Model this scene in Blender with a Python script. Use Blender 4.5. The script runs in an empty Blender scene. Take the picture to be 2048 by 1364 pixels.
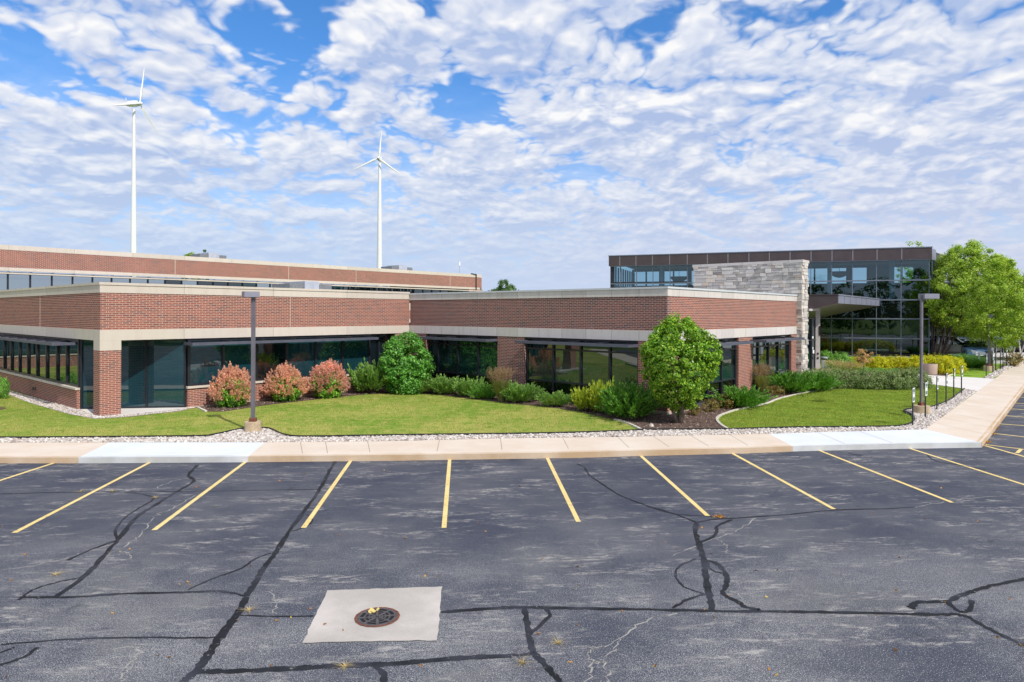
import bpy, math, random
import numpy as np
from mathutils import Vector, Matrix
from mathutils.geometry import delaunay_2d_cdt
R = math.radians
random.seed(7); rng = np.random.default_rng(11)
sc = bpy.context.scene; col = sc.collection

# ------------------------------------------------------------------ camera, sky, sun, exposure
F_, ROLL, HY, H = 1355.81, .0029, 626.33, 4.1          # focal length and horizon in photo pixels, eye height
cd = bpy.data.cameras.new('camera'); cam = bpy.data.objects.new('camera', cd); col.objects.link(cam)
cd.sensor_width = 36; cd.lens = F_/2048*36; cd.clip_end = 4000; cd.clip_start = .1
cd.shift_y = -(682-HY)/2048
cam.matrix_world = Matrix.Translation((0, 0, H)) @ Matrix.Rotation(R(90), 4, 'X') @ Matrix.Rotation(ROLL, 4, 'Z')
sc.camera = cam
sc.view_settings.view_transform = 'Standard'; sc.view_settings.look = 'None'
sc.view_settings.exposure = 0.0; sc.view_settings.gamma = 1
sc.render.engine = 'CYCLES'
sc.cycles.max_bounces = 6; sc.cycles.transparent_max_bounces = 12; sc.cycles.diffuse_bounces = 3; sc.cycles.glossy_bounces = 4
SUN_AZ = (0.62, -0.785); SUN_EL = R(46)
sd = bpy.data.lights.new('sun', 'SUN'); sd.energy = 4.1; sd.angle = R(.53); sd.color = (1, .955, .88)
so = bpy.data.objects.new('sun', sd); col.objects.link(so)
sdir = Vector((SUN_AZ[0]*math.cos(SUN_EL), SUN_AZ[1]*math.cos(SUN_EL), math.sin(SUN_EL)))
so.rotation_euler = sdir.to_track_quat('Z', 'Y').to_euler(); so.location = sdir*100

def N(nt, typ, ins=None, **kw):
    n = nt.nodes.new(typ)
    for k, v in kw.items(): setattr(n, k, v)
    for k, v in (ins or {}).items():
        s = n.inputs[k]
        if isinstance(v, bpy.types.NodeSocket): nt.links.new(v, s)
        elif isinstance(v, bpy.types.Node): nt.links.new(v.outputs[0], s)
        else: s.default_value = v
    return n
def M(nt, op, a, b=None, c=None, clamp=False):
    n = nt.nodes.new('ShaderNodeMath'); n.operation = op; n.use_clamp = clamp
    for i, v in enumerate((a, b, c)):
        if v is None: continue
        if isinstance(v, (int, float)): n.inputs[i].default_value = v
        else: nt.links.new(v if isinstance(v, bpy.types.NodeSocket) else v.outputs[0], n.inputs[i])
    return n.outputs[0]
def VM(nt, op, a, b=None, s=None):
    n = nt.nodes.new('ShaderNodeVectorMath'); n.operation = op
    for i, v in enumerate((a, b)):
        if v is None: continue
        if isinstance(v, (tuple, list)): n.inputs[i].default_value = v
        else: nt.links.new(v if isinstance(v, bpy.types.NodeSocket) else v.outputs[0], n.inputs[i])
    if s is not None:
        if isinstance(s, (int, float)): n.inputs['Scale'].default_value = s
        else: nt.links.new(s, n.inputs['Scale'])
    return n.outputs['Vector']
def MIX(nt, fac, a, b, blend='MIX'):
    n = nt.nodes.new('ShaderNodeMix'); n.data_type = 'RGBA'; n.blend_type = blend
    for s, v in ((n.inputs[0], fac), (n.inputs[6], a), (n.inputs[7], b)):
        if isinstance(v, (int, float)): s.default_value = v
        elif isinstance(v, (tuple, list)): s.default_value = (*v[:3], 1)
        else: nt.links.new(v if isinstance(v, bpy.types.NodeSocket) else v.outputs[0], s)
    return n.outputs[2]
def STEP(nt, v, lo, hi, a=0., b=1., t='SMOOTHSTEP'):
    n = nt.nodes.new('ShaderNodeMapRange'); n.interpolation_type = t; n.clamp = True
    if t == 'SMOOTHSTEP': pass
    nt.links.new(v if isinstance(v, bpy.types.NodeSocket) else v.outputs[0], n.inputs[0])
    for i, x in ((1, lo), (2, hi), (3, a), (4, b)): n.inputs[i].default_value = x
    return n.outputs[0]
def NOISE(nt, vec, scale, detail=4, rough=.55, dist=0, dim='3D'):
    n = nt.nodes.new('ShaderNodeTexNoise'); n.noise_dimensions = dim
    if vec is not None: nt.links.new(vec, n.inputs['Vector'])
    n.inputs['Scale'].default_value = scale; n.inputs['Detail'].default_value = detail
    n.inputs['Roughness'].default_value = rough; n.inputs['Distortion'].default_value = dist
    return n.outputs[0]

def make_world():
    w = bpy.data.worlds.new('World'); sc.world = w; w.use_nodes = True; nt = w.node_tree; nt.nodes.clear()
    sky = N(nt, 'ShaderNodeTexSky', sky_type='NISHITA', sun_disc=False)
    sky.sun_elevation = SUN_EL; sky.sun_rotation = math.atan2(SUN_AZ[0], SUN_AZ[1]); sky.altitude = 0
    sky.air_density = 1.0; sky.dust_density = .6; sky.ozone_density = 2.2
    tc = N(nt, 'ShaderNodeTexCoord'); d = VM(nt, 'NORMALIZE', tc.outputs['Generated'])
    xyz = N(nt, 'ShaderNodeSeparateXYZ', {0: d}); z = M(nt, 'MAXIMUM', xyz.outputs[2], 0.0)
    zz = M(nt, 'ADD', z, .26)
    inv = M(nt, 'DIVIDE', 1.0, zz)
    flat = N(nt, 'ShaderNodeCombineXYZ', {0: xyz.outputs[0], 1: xyz.outputs[1], 2: 0.0}).outputs[0]
    p = VM(nt, 'SCALE', flat, s=inv)
    p = VM(nt, 'MULTIPLY', p, (1.0, 1.0, 1))
    rot = N(nt, 'ShaderNodeMapping', {0: p, 1: (3.1, 7.7, 0), 2: (0, 0, R(14))}).outputs[0]
    warp = N(nt, 'ShaderNodeTexNoise', {'Vector': rot, 'Scale': 2.6, 'Detail': 3.0, 'Roughness': .6}, noise_dimensions='2D')
    wv = VM(nt, 'SCALE', VM(nt, 'SUBTRACT', warp.outputs[1], (.5, .5, .5)), s=.11)
    def dens(vec):
        v = VM(nt, 'ADD', vec, wv)
        big = NOISE(nt, vec, 1.9, 2, .5, dim='2D'); fb = NOISE(nt, v, 4.4, 8, .60, dim='2D')
        b1 = M(nt, 'ABSOLUTE', M(nt, 'SUBTRACT', NOISE(nt, v, 4.6, 1, .5, dim='2D'), .5)); b2 = M(nt, 'ABSOLUTE', M(nt, 'SUBTRACT', NOISE(nt, v, 11., 2, .6, dim='2D'), .5))
        puff = M(nt, 'ADD', M(nt, 'MULTIPLY', b1, .75), M(nt, 'MULTIPLY', b2, .55))
        return M(nt, 'ADD', M(nt, 'ADD', M(nt, 'MULTIPLY', big, .42), M(nt, 'MULTIPLY', fb, .38)), puff), puff
    fdir = VM(nt, 'NORMALIZE', flat)
    n0, m0 = dens(rot)
    n1, m1 = dens(VM(nt, 'ADD', rot, VM(nt, 'SCALE', fdir, s=-.042)))
    n2, m2 = dens(VM(nt, 'ADD', rot, VM(nt, 'SCALE', fdir, s=-.11)))
    # openings in the cloud deck, each around its own direction in the sky
    bias = None
    for (px, py, rx, ry, amt) in HOLES:
        X, Yv = (px-1024)/F_, (HY+ROLL*(px-1024)-py)/F_
        c = Vector((X, 1, Yv)).normalized()
        # angular distance with a wider horizontal radius
        right = Vector((c.y, -c.x, 0)).normalized(); up = right.cross(c)
        a = N(nt, 'ShaderNodeVectorMath', {0: d, 1: tuple(right)}, operation='DOT_PRODUCT').outputs['Value']
        b = N(nt, 'ShaderNodeVectorMath', {0: d, 1: tuple(up)}, operation='DOT_PRODUCT').outputs['Value']
        f = N(nt, 'ShaderNodeVectorMath', {0: d, 1: tuple(c)}, operation='DOT_PRODUCT').outputs['Value']
        b0 = M(nt, 'DIVIDE', b, ry/F_); a0 = M(nt, 'DIVIDE', a, rx/F_)
        r2 = M(nt, 'ADD', M(nt, 'MULTIPLY', a0, a0), M(nt, 'MULTIPLY', b0, b0))
        g = M(nt, 'MULTIPLY', M(nt, 'EXPONENT', M(nt, 'MULTIPLY', r2, -1.0)), amt)
        g = M(nt, 'MULTIPLY', g, M(nt, 'GREATER_THAN', f, 0.0))
        bias = g if bias is None else M(nt, 'ADD', bias, g)
    nn = M(nt, 'SUBTRACT', n0, bias)
    alpha = STEP(nt, nn, CL[0], CL[0]+.155)
    thick = STEP(nt, nn, CL[0]+.04, CL[0]+.22)
    lit = M(nt, 'ADD', .63, M(nt, 'MULTIPLY', M(nt, 'SUBTRACT', n0, n1), 2.5))
    lit = M(nt, 'ADD', lit, M(nt, 'MULTIPLY', M(nt, 'SUBTRACT', n0, n2), 1.5))
    lit = M(nt, 'SUBTRACT', lit, M(nt, 'MULTIPLY', thick, .34))
    lit = M(nt, 'ADD', lit, M(nt, 'MULTIPLY', M(nt, 'SUBTRACT', NOISE(nt, VM(nt, 'ADD', rot, wv), 13., 5, .6, dim='2D'), .5), .35))
    ccol = MIX(nt, STEP(nt, lit, -.02, .98, t='LINEAR'), (.43, .54, .80), (.97, .97, .98))
    alpha = M(nt, 'MAXIMUM', alpha, STEP(nt, z, .12, .36, .42, 0.))
    skyc = MIX(nt, 1.0, sky.outputs[0], (SKYS*.62, SKYS*1.2, SKYS*1.75), 'MULTIPLY')
    c1 = MIX(nt, alpha, skyc, ccol)
    hz = STEP(nt, z, .0, .33, 1., 0.)
    east = STEP(nt, xyz.outputs[0], -.4, .55)
    hcol = MIX(nt, east, (.54, .67, .89), (.61, .67, .84))
    c2 = MIX(nt, M(nt, 'POWER', hz, 1.35), c1, hcol)
    below = M(nt, 'LESS_THAN', xyz.outputs[2], -.02)
    c3 = MIX(nt, below, c2, (.10, .12, .08))
    bg = N(nt, 'ShaderNodeBackground', {0: c3, 1: 1.0})
    nt.links.new(bg.outputs[0], N(nt, 'ShaderNodeOutputWorld').inputs[0])
SKYS = .105; CL = (.325,)
HOLES = [(560, 60, 115, 120, .27), (895, 195, 78, 48, .22), (1750, 230, 420, 120, -.05), (1250, 260, 200, 60, -.03), (60, 95, 85, 80, .14), (135, 150, 50, 50, .10), (435, 288, 70, 34, .12), (640, 350, 75, 22, .09),
         (1320, 80, 60, 75, .11), (1500, 20, 130, 34, .07), (765, 262, 40, 20, .09), (880, 10, 110, 22, .12), (1690, 40, 70, 40, .07),
         (1300, 350, 140, 18, .03), (150, 330, 120, 20, .03), (1150, 300, 90, 18, .05)]
make_world()

# ------------------------------------------------------------------ helpers
U = Vector((math.sin(R(41.67)), math.cos(R(41.67)))); V = Vector((-U.y, U.x))
A = Vector((-16.118, 26.509)); B = A+U*15.57; C = B-V*16.1376; D = C+U*14.92
def zg(x, y):
    s = (x-C.x)*U.x+(y-C.y)*U.y
    return .014*min(max(s-4, 0), 52)
def ray(px, py):
    dx, dy = px-1024, py-HY
    X = (dx+ROLL*dy)/(1+ROLL**2); Y = (dy-ROLL*dx)/(1+ROLL**2)
    return X/F_, -Y/F_
def G(px, py, dz=0.):
    """the point of the ground (raised by dz) seen at a photo pixel"""
    X, Z = ray(px, py); z = dz
    for _ in range(25):
        t = (z-H)/Z; t = min(max(t, 0), 400); z = zg(X*t, t)+dz
    return Vector((X*t, t, z))
def SW(px, P, Dr):
    """distance along the vertical plane through P in direction Dr at a photo column"""
    X, Z = ray(px, 690); n = Vector((-Dr.y, Dr.x)); t = n.dot(P)/(n.x*X+n.y)
    return (Vector((X*t, t))-P).dot(Dr)
def mpp(d): return d/F_

def pieces(name, m, parent, gen):
    for args in gen:
        mb = MB(); mb.strip(*args); mb.build(name, m, parent)
class MB:
    def __init__(s): s.v = []; s.f = []; s.uv = []; s.mi = []
    def face(s, pts, uv=None, mi=0):
        k = len(s.v); s.v += [tuple(p) for p in pts]; s.f.append(list(range(k, k+len(pts))))
        s.uv += uv if uv else [(p[0], p[1]) for p in pts]; s.mi.append(mi)
    def prism(s, poly, z0, z1, top=True, bot=True, u0=0.):
        """poly counter-clockwise list of xy; z0 and z1 a number or one per corner"""
        n = len(poly); za = z0 if isinstance(z0, (list, tuple)) else [z0]*n; zb = z1 if isinstance(z1, (list, tuple)) else [z1]*n
        u = u0
        for i in range(n):
            j = (i+1) % n; p, q = poly[i], poly[j]; L = math.hypot(q[0]-p[0], q[1]-p[1])
            s.face([(p[0], p[1], za[i]), (q[0], q[1], za[j]), (q[0], q[1], zb[j]), (p[0], p[1], zb[i])], [(u, za[i]), (u+L, za[j]), (u+L, zb[j]), (u, zb[i])])
            u += L
        if top: s.face([(p[0], p[1], zb[i]) for i, p in enumerate(poly)])
        if bot: s.face([(poly[i][0], poly[i][1], za[i]) for i in range(n-1, -1, -1)])
    def strip(s, P, Q, z0, z1, out=0., inn=.2, e0=0., e1=0.):
        """a wall slab from P to Q, outward face on the right-hand side"""
        P = Vector(P[:2]); Q = Vector(Q[:2]); d = (Q-P).normalized(); n = Vector((d.y, -d.x)); P = P-d*e0; Q = Q+d*e1
        u = P.dot(d)
        a, b, c, e = P+n*out, Q+n*out, Q-n*inn, P-n*inn
        s.prism([a, b, c, e], z0, z1, u0=u)
    def box(s, c, sz, rz=0.):
        c = Vector(c); a = Vector((math.cos(rz), math.sin(rz)))*sz[0]/2; b = Vector((-math.sin(rz), math.cos(rz)))*sz[1]/2; p = Vector(c[:2])
        s.prism([p-a-b, p+a-b, p+a+b, p-a+b], c[2]-sz[2]/2, c[2]+sz[2]/2)
    def cyl(s, c, r0, r1, z0, z1, n=20, cap=True):
        ring = [(math.cos(2*math.pi*i/n), math.sin(2*math.pi*i/n)) for i in range(n)]
        for i in range(n):
            a, b = ring[i], ring[(i+1) % n]
            s.face([(c[0]+a[0]*r0, c[1]+a[1]*r0, z0), (c[0]+b[0]*r0, c[1]+b[1]*r0, z0), (c[0]+b[0]*r1, c[1]+b[1]*r1, z1), (c[0]+a[0]*r1, c[1]+a[1]*r1, z1)],
                   [(i/n*6.28*r0, z0), ((i+1)/n*6.28*r0, z0), ((i+1)/n*6.28*r0, z1), (i/n*6.28*r0, z1)])
        if cap:
            s.face([(c[0]+a[0]*r1, c[1]+a[1]*r1, z1) for a in ring]); s.face([(c[0]+a[0]*r0, c[1]+a[1]*r0, z0) for a in reversed(ring)])
    def tube(s, pts, rad, n=7):
        pts = [Vector(p) for p in pts]; rad = rad if isinstance(rad, (list, tuple)) else [rad]*len(pts); rings = []
        for i, p in enumerate(pts):
            t = (pts[min(i+1, len(pts)-1)]-pts[max(i-1, 0)]).normalized()
            a = t.cross(Vector((0, 0, 1))); a = a.normalized() if a.length > .05 else Vector((1, 0, 0)); b = t.cross(a)
            rings.append([p+(a*math.cos(2*math.pi*k/n)+b*math.sin(2*math.pi*k/n))*rad[i] for k in range(n)])
        base = len(s.v)
        for r in rings: s.v += [tuple(q) for q in r]
        for i in range(len(rings)-1):
            for k in range(n):
                k2 = (k+1) % n
                s.f.append([base+i*n+k, base+i*n+k2, base+(i+1)*n+k2, base+(i+1)*n+k]); s.uv += [(k/n, i), (k/n+1/n, i), (k/n+1/n, i+1), (k/n, i+1)]; s.mi.append(0)
        for r in (0, len(rings)-1):
            s.f.append([base+r*n+k for k in (range(n) if r else range(n-1, -1, -1))]); s.uv += [(0, 0)]*n; s.mi.append(0)
    def build(s, name, m, parent=None, smooth=False, bevel=0):
        me = bpy.data.meshes.new(name); me.from_pydata(s.v, [], s.f)
        uvl = me.uv_layers.new(name='UVMap'); uvl.data.foreach_set('uv', np.array(s.uv, dtype=np.float32).ravel())
        for x in (m if isinstance(m, (list, tuple)) else [m]): me.materials.append(x)
        if any(s.mi): me.polygons.foreach_set('material_index', s.mi)
        if smooth: me.polygons.foreach_set('use_smooth', [True]*len(me.polygons))
        me.update(); o = bpy.data.objects.new(name, me); col.objects.link(o)
        if parent:
            o.parent = parent; o.matrix_parent_inverse = Matrix.Identity(4)
            if parent.matrix_world != Matrix.Identity(4): pass
        if bevel:
            b = o.modifiers.new('bevel', 'BEVEL'); b.width = bevel; b.segments = 2; b.limit_method = 'ANGLE'
        return o
def npmesh(name, verts, faces, m, parent=None, smooth=False, k=None):
    """verts (n,3) and faces (m,k) as numpy arrays"""
    me = bpy.data.meshes.new(name); verts = np.ascontiguousarray(verts, dtype=np.float32); faces = np.ascontiguousarray(faces, dtype=np.int32)
    nf, kk = faces.shape
    me.vertices.add(len(verts)); me.vertices.foreach_set('co', verts.ravel())
    me.loops.add(nf*kk); me.loops.foreach_set('vertex_index', faces.ravel())
    me.polygons.add(nf); me.polygons.foreach_set('loop_start', np.arange(0, nf*kk, kk, dtype=np.int32))
    me.update(calc_edges=True)
    if smooth: me.polygons.foreach_set('use_smooth', [True]*nf)
    me.materials.append(m); o = bpy.data.objects.new(name, me); col.objects.link(o)
    if parent: o.parent = parent
    return o
def tag(o, label=None, cat=None, group=None, kind=None):
    if label: o['label'] = label
    if cat: o['category'] = cat
    if group: o['group'] = group
    if kind: o['kind'] = kind
    return o
def empty(name, loc, label, cat, group=None, rz=0.):
    o = bpy.data.objects.new(name, None); o.empty_display_size = .3; col.objects.link(o); o.location = loc; o.rotation_euler[2] = rz
    return tag(o, label, cat, group)
def copy_tree(o, parent=None):
    c = o.copy(); col.objects.link(c); c.parent = parent
    for ch in list(o.children): copy_tree(ch, c)
    return c
def place(proto, first, loc, rz, scale, label, group=None):
    o = proto if first else copy_tree(proto)
    o.location = loc; o.rotation_euler = (0, 0, rz); o.scale = scale if isinstance(scale, (tuple, list)) else (scale,)*3
    return tag(o, label, None, group)

# ------------------------------------------------------------------ materials
MATS = {}
def newmat(name):
    m = bpy.data.materials.new(name); m.use_nodes = True; nt = m.node_tree; nt.nodes.clear()
    out = nt.nodes.new('ShaderNodeOutputMaterial'); MATS[name] = m; return m, nt, out
def bsdf(nt, out, color, rough=.6, normal=None, metal=0., spec=.5):
    b = nt.nodes.new('ShaderNodeBsdfPrincipled')
    for k, v in (('Base Color', color), ('Roughness', rough), ('Metallic', metal), ('Specular IOR Level', spec)):
        if isinstance(v, (int, float)): b.inputs[k].default_value = v
        elif isinstance(v, (tuple, list)): b.inputs[k].default_value = (*v[:3], 1)
        else: nt.links.new(v, b.inputs[k])
    if normal is not None: nt.links.new(normal, b.inputs['Normal'])
    nt.links.new(b.outputs[0], out.inputs[0]); return b
def bump(nt, h, strength=.3, dist=.02):
    return N(nt, 'ShaderNodeBump', {'Height': h, 'Strength': strength, 'Distance': dist}).outputs[0]
def geopos(nt): return nt.nodes.new('ShaderNodeNewGeometry').outputs['Position']
def uvc(nt): return N(nt, 'ShaderNodeUVMap', uv_map='UVMap').outputs[0]
def plain(name, c, rough=.5, metal=0., var=.12, scale=3., spec=.5, grime=0.):
    m, nt, out = newmat(name); p = geopos(nt)
    n = NOISE(nt, p, scale, 5, .6); k = STEP(nt, n, .3, .7, 1-var, 1+var, 'LINEAR')
    colr = MIX(nt, 1.0, c, N(nt, 'ShaderNodeCombineColor', {0: k, 1: k, 2: k}).outputs[0], 'MULTIPLY')
    if grime:
        g = NOISE(nt, VM(nt, 'MULTIPLY', p, (2.2, 2.2, .35)), 1.6, 5, .65)
        colr = MIX(nt, STEP(nt, g, .48, .72, 0, grime), colr, tuple(x*.45 for x in c))
    r = STEP(nt, n, .2, .8, rough*.85, min(1, rough*1.15), 'LINEAR')
    bsdf(nt, out, colr, r, None, metal, spec); return m

def brick_mat(name, c1, c2, c3, mortar):
    m, nt, out = newmat(name); uv = uvc(nt)
    br = N(nt, 'ShaderNodeTexBrick', {'Vector': uv, 'Color1': (0, 0, 0, 1), 'Color2': (1, 1, 1, 1), 'Mortar': (.5, .5, .5, 1), 'Scale': 1.0, 'Mortar Size': .0085, 'Mortar Smooth': .15, 'Bias': 0., 'Brick Width': .254, 'Row Height': .074})
    rnd = N(nt, 'ShaderNodeSeparateColor', {0: br.outputs[0]}).outputs[0]
    base = MIX(nt, STEP(nt, rnd, .0, .55, t='LINEAR'), c1, c2); base = MIX(nt, STEP(nt, rnd, .62, .95), base, c3)
    big = NOISE(nt, uv, .55, 4, .6); k = STEP(nt, big, .3, .7, .82, 1.15, 'LINEAR')
    base = MIX(nt, 1., base, N(nt, 'ShaderNodeCombineColor', {0: k, 1: k, 2: k}).outputs[0], 'MULTIPLY')
    fine = NOISE(nt, uv, 40, 3, .6); base = MIX(nt, M(nt, 'MULTIPLY', fine, .10), base, (.45, .36, .32))
    colr = MIX(nt, br.outputs['Fac'], base, mortar)
    eff = NOISE(nt, VM(nt, 'MULTIPLY', uv, (2.4, .35, 1)), 1.3, 6, .7)     # pale bloom on old brick
    colr = MIX(nt, STEP(nt, eff, .55, .78, 0, .2), colr, (.55, .48, .45))
    h = M(nt, 'SUBTRACT', 1., br.outputs['Fac'])
    bsdf(nt, out, colr, .85, bump(nt, h, .35, .006), 0, .25); return m
brick = brick_mat('red_brick', (.30, .086, .060), (.25, .070, .052), (.155, .056, .055), (.58, .42, .33))
brick_dk = brick_mat('shaded_brick', (.225, .072, .058), (.185, .06, .052), (.10, .048, .052), (.55, .42, .36))  # darker copy of the red brick, shade of the grazing-lit side put into the colour

def panel_mat(name, c, w, stain=.25, flute=False):
    m, nt, out = newmat(name); uv = uvc(nt)
    br = N(nt, 'ShaderNodeTexBrick', {'Vector': uv, 'Color1': (.9, .9, .9, 1), 'Color2': (1.05, 1.05, 1.05, 1), 'Mortar': (.55, .55, .55, 1), 'Scale': 1., 'Mortar Size': .011, 'Mortar Smooth': .1, 'Brick Width': w, 'Row Height': 40.})
    br.offset = 0.
    s = NOISE(nt, VM(nt, 'MULTIPLY', uv, (2.6, .5, 1)), 1.3, 6, .65); colr = MIX(nt, STEP(nt, s, .42, .75, 0, stain), c, tuple(x*y for x, y in zip(c, (.72, .66, .6))))
    f = NOISE(nt, uv, 25, 4, .6); colr = MIX(nt, M(nt, 'MULTIPLY', f, .14), colr, (.3, .26, .22))
    colr = MIX(nt, 1., colr, br.outputs[0], 'MULTIPLY')
    bsdf(nt, out, colr, .85, bump(nt, f, .12, .004), 0, .2); return m
lime = panel_mat('cast_stone', (.68, .60, .52), 4.1, .3); lime_lt = panel_mat('cast_stone_pale', (.68, .63, .59), 1.35, .4)
coping_m = plain('coping_metal', (.60, .62, .64), .45, 0, .05)
frame_m = plain('dark_bronze_frame', (.018, .02, .028), .35, .0, .2, spec=.5)
shade_m = plain('sunshade_metal', (.105, .11, .15), .42, .2, .12)
mull_m = plain('silver_mullion', (.19, .215, .26), .38, .4, .08)
fascia_m = plain('bronze_fascia', (.085, .062, .064), .45, .25, .12, 1.2)
zinc_m = plain('zinc_fascia', (.27, .28, .36), .45, .25, .1)
soffit_m = plain('soffit_metal', (.22, .20, .20), .5, .2, .2, 2.)
joint_m = plain('fascia_joint', (.28, .26, .28), .5, .2, .05)
concrete_m = plain('plinth_concrete', (.56, .47, .38), .9, 0, .18, 4, grime=.4)
lampc_m = plain('lamp_base_concrete', (.52, .40, .26), .95, 0, .22, 7, grime=.55)
pole_m = plain('lamp_pole_paint', (.17, .16, .185), .5, .2, .1); head_m = plain('lamp_head_paint', (.27, .27, .32), .45, .2, .06)
rust_m = plain('rusty_plate', (.16, .055, .03), .85, .1, .5, 14)
post_m = plain('sign_post_steel', (.045, .05, .055), .5, .3, .2)
roof_m = plain('roof_membrane', (.42, .42, .42), .9); white_m = plain('white_paint', (.80, .80, .80), .4, 0, .04)
hvac_m = plain('rooftop_metal', (.46, .48, .54), .5, .2, .15); hvac_d = plain('rooftop_louvre', (.2, .21, .22), .6, .2, .3, 9)
turb_m = plain('turbine_white', (.80, .80, .78), .45, 0, .04, .3); turb_d = plain('turbine_grey', (.16, .2, .24), .5)
bark_m = plain('bark', (.20, .155, .12), .95, 0, .5, 9); bark_w = plain('birch_bark', (.62, .58, .54), .85, 0, .35, 7); bark_d = plain('dark_bark', (.10, .07, .055), .95, 0, .5, 8)
iron_m = plain('cast_iron', (.115, .10, .10), .6, .5, .35, 18); black_m = plain('black_hole', (.006, .006, .007), .9)
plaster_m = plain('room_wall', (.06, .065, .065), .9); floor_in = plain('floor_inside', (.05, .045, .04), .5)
planter_m = plain('planter_concrete', (.50, .37, .30), .9, 0, .12, 12)
white_conc_edge = plain('kerb_edging', (.66, .60, .52), .9, 0, .15, 6, grime=.3)
plastic_m = plain('black_edging', (.015, .017, .015), .6)

def glass_mat(name, c, refl, rough=.0, var=.25, wav=.012):
    m, nt, out = newmat(name); p = geopos(nt)
    n = NOISE(nt, p, .35, 2, .5); colr = MIX(nt, STEP(nt, n, .35, .65, 0, var), c, tuple(x*.35 for x in c))
    d = N(nt, 'ShaderNodeBsdfDiffuse', {0: colr})
    g = N(nt, 'ShaderNodeBsdfGlossy', {0: (.86, .95, .95, 1), 1: rough})
    nb = bump(nt, NOISE(nt, p, .9, 1, .4), .25, wav); nt.links.new(nb, g.inputs['Normal'])
    fr = N(nt, 'ShaderNodeFresnel', {'IOR': 1.5}); fac = M(nt, 'ADD', M(nt, 'MULTIPLY', fr, 1.0), refl, clamp=True)
    nt.links.new(N(nt, 'ShaderNodeMixShader', {0: fac, 1: d.outputs[0], 2: g.outputs[0]}).outputs[0], out.inputs[0]); return m
glass_teal = glass_mat('window_glass_blind', (.009, .045, .062), .07)
glass_dark = glass_mat('window_glass_dark', (.004, .010, .014), .10)
glass_green = glass_mat('window_glass_green', (.012, .042, .038), .10)
glass_spand = glass_mat('spandrel_glass', (.003, .004, .005), .04)
glass_sky = glass_mat('window_glass_upper', (.03, .045, .045), .5)
def clear_mat(name, tint, refl):
    m, nt, out = newmat(name); t = N(nt, 'ShaderNodeBsdfTransparent', {0: (*tint, 1)}); g = N(nt, 'ShaderNodeBsdfGlossy', {0: (.8, .95, .95, 1), 1: 0.})
    nb = bump(nt, NOISE(nt, geopos(nt), .8, 1, .4), .25, .012); nt.links.new(nb, g.inputs['Normal'])
    fr = N(nt, 'ShaderNodeFresnel', {'IOR': 1.5}); fac = M(nt, 'ADD', fr, refl, clamp=True)
    nt.links.new(N(nt, 'ShaderNodeMixShader', {0: fac, 1: t.outputs[0], 2: g.outputs[0]}).outputs[0], out.inputs[0]); return m
glass_clear = clear_mat('lobby_glass', (.30, .52, .60), .07); glass_low = clear_mat('lobby_glass_low', (.09, .17, .18), .10)

def leaf_mat(name, cols, trans=.35, rough=.5, sheen=.0):
    """cols: list of (position, colour) over a random value per leaf"""
    m, nt, out = newmat(name); geo = nt.nodes.new('ShaderNodeNewGeometry'); r = geo.outputs['Random Per Island']
    cr = nt.nodes.new('ShaderNodeValToRGB'); nt.links.new(r, cr.inputs[0]); e = cr.color_ramp.elements
    while len(e) > 1: e.remove(e[-1])
    e[0].position = cols[0][0]; e[0].color = (*cols[0][1], 1)
    for p_, c_ in cols[1:]: x = e.new(p_); x.color = (*c_, 1)
    n = NOISE(nt, geo.outputs['Position'], 1.4, 3, .6); k = STEP(nt, n, .3, .7, .78, 1.25, 'LINEAR')
    colr = MIX(nt, 1., cr.outputs[0], N(nt, 'ShaderNodeCombineColor', {0: k, 1: k, 2: M(nt, 'MULTIPLY', k, .9)}).outputs[0], 'MULTIPLY')
    d = nt.nodes.new('ShaderNodeBsdfPrincipled'); nt.links.new(colr, d.inputs['Base Color']); d.inputs['Roughness'].default_value = rough; d.inputs['Specular IOR Level'].default_value = .35
    t = N(nt, 'ShaderNodeBsdfTranslucent', {0: MIX(nt, 1., colr, (1.25, 1.35, .5), 'MULTIPLY')})
    nt.links.new(N(nt, 'ShaderNodeMixShader', {0: trans, 1: d.outputs[0], 2: t.outputs[0]}).outputs[0], out.inputs[0]); return m
L_pear = leaf_mat('pear_leaf', [(0, (.06, .17, .015)), (.45, (.17, .35, .025)), (.8, (.32, .50, .045)), (.97, (.48, .62, .10)), (1, (.45, .36, .08))], .38, .38)
L_vib = leaf_mat('viburnum_leaf', [(0, (0.061, 0.193, 0.035)), (.5, (0.123, 0.350, 0.052)), (1, (0.280, 0.560, 0.123))], .35, .4)
L_birch = leaf_mat('birch_leaf', [(0, (.17, .27, .035)), (.5, (.32, .46, .06)), (.85, (.50, .62, .10)), (1, (.64, .68, .16))], .48, .45)
L_birch_d = leaf_mat('birch_leaf_dark', [(0, (0.060, 0.075, 0.038)), (.6, (0.112, 0.128, 0.068)), (1, (0.180, 0.195, 0.105))], .3, .5)
L_far = leaf_mat('far_leaf', [(0, (0.049, 0.112, 0.028)), (.6, (0.098, 0.196, 0.042)), (1, (0.168, 0.280, 0.070))], .3, .5)
L_jun = leaf_mat('juniper_needles', [(0, (0.102, 0.221, 0.051)), (.6, (0.187, 0.340, 0.076)), (1, (0.323, 0.493, 0.119))], .2, .6)
L_jun_b = leaf_mat('juniper_needles_deep', [(0, (.06, .19, .03)), (.6, (.13, .31, .05)), (1, (.26, .44, .08))], .25, .6)
L_jun_y = leaf_mat('juniper_needles_gold', [(0, (0.195, 0.285, 0.030)), (.6, (0.405, 0.495, 0.045)), (1, (0.630, 0.630, 0.075))], .25, .6)
L_brown = leaf_mat('dead_sprays', [(0, (.18, .09, .04)), (.6, (.28, .15, .06)), (1, (.36, .25, .1))], .2, .7)
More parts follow.
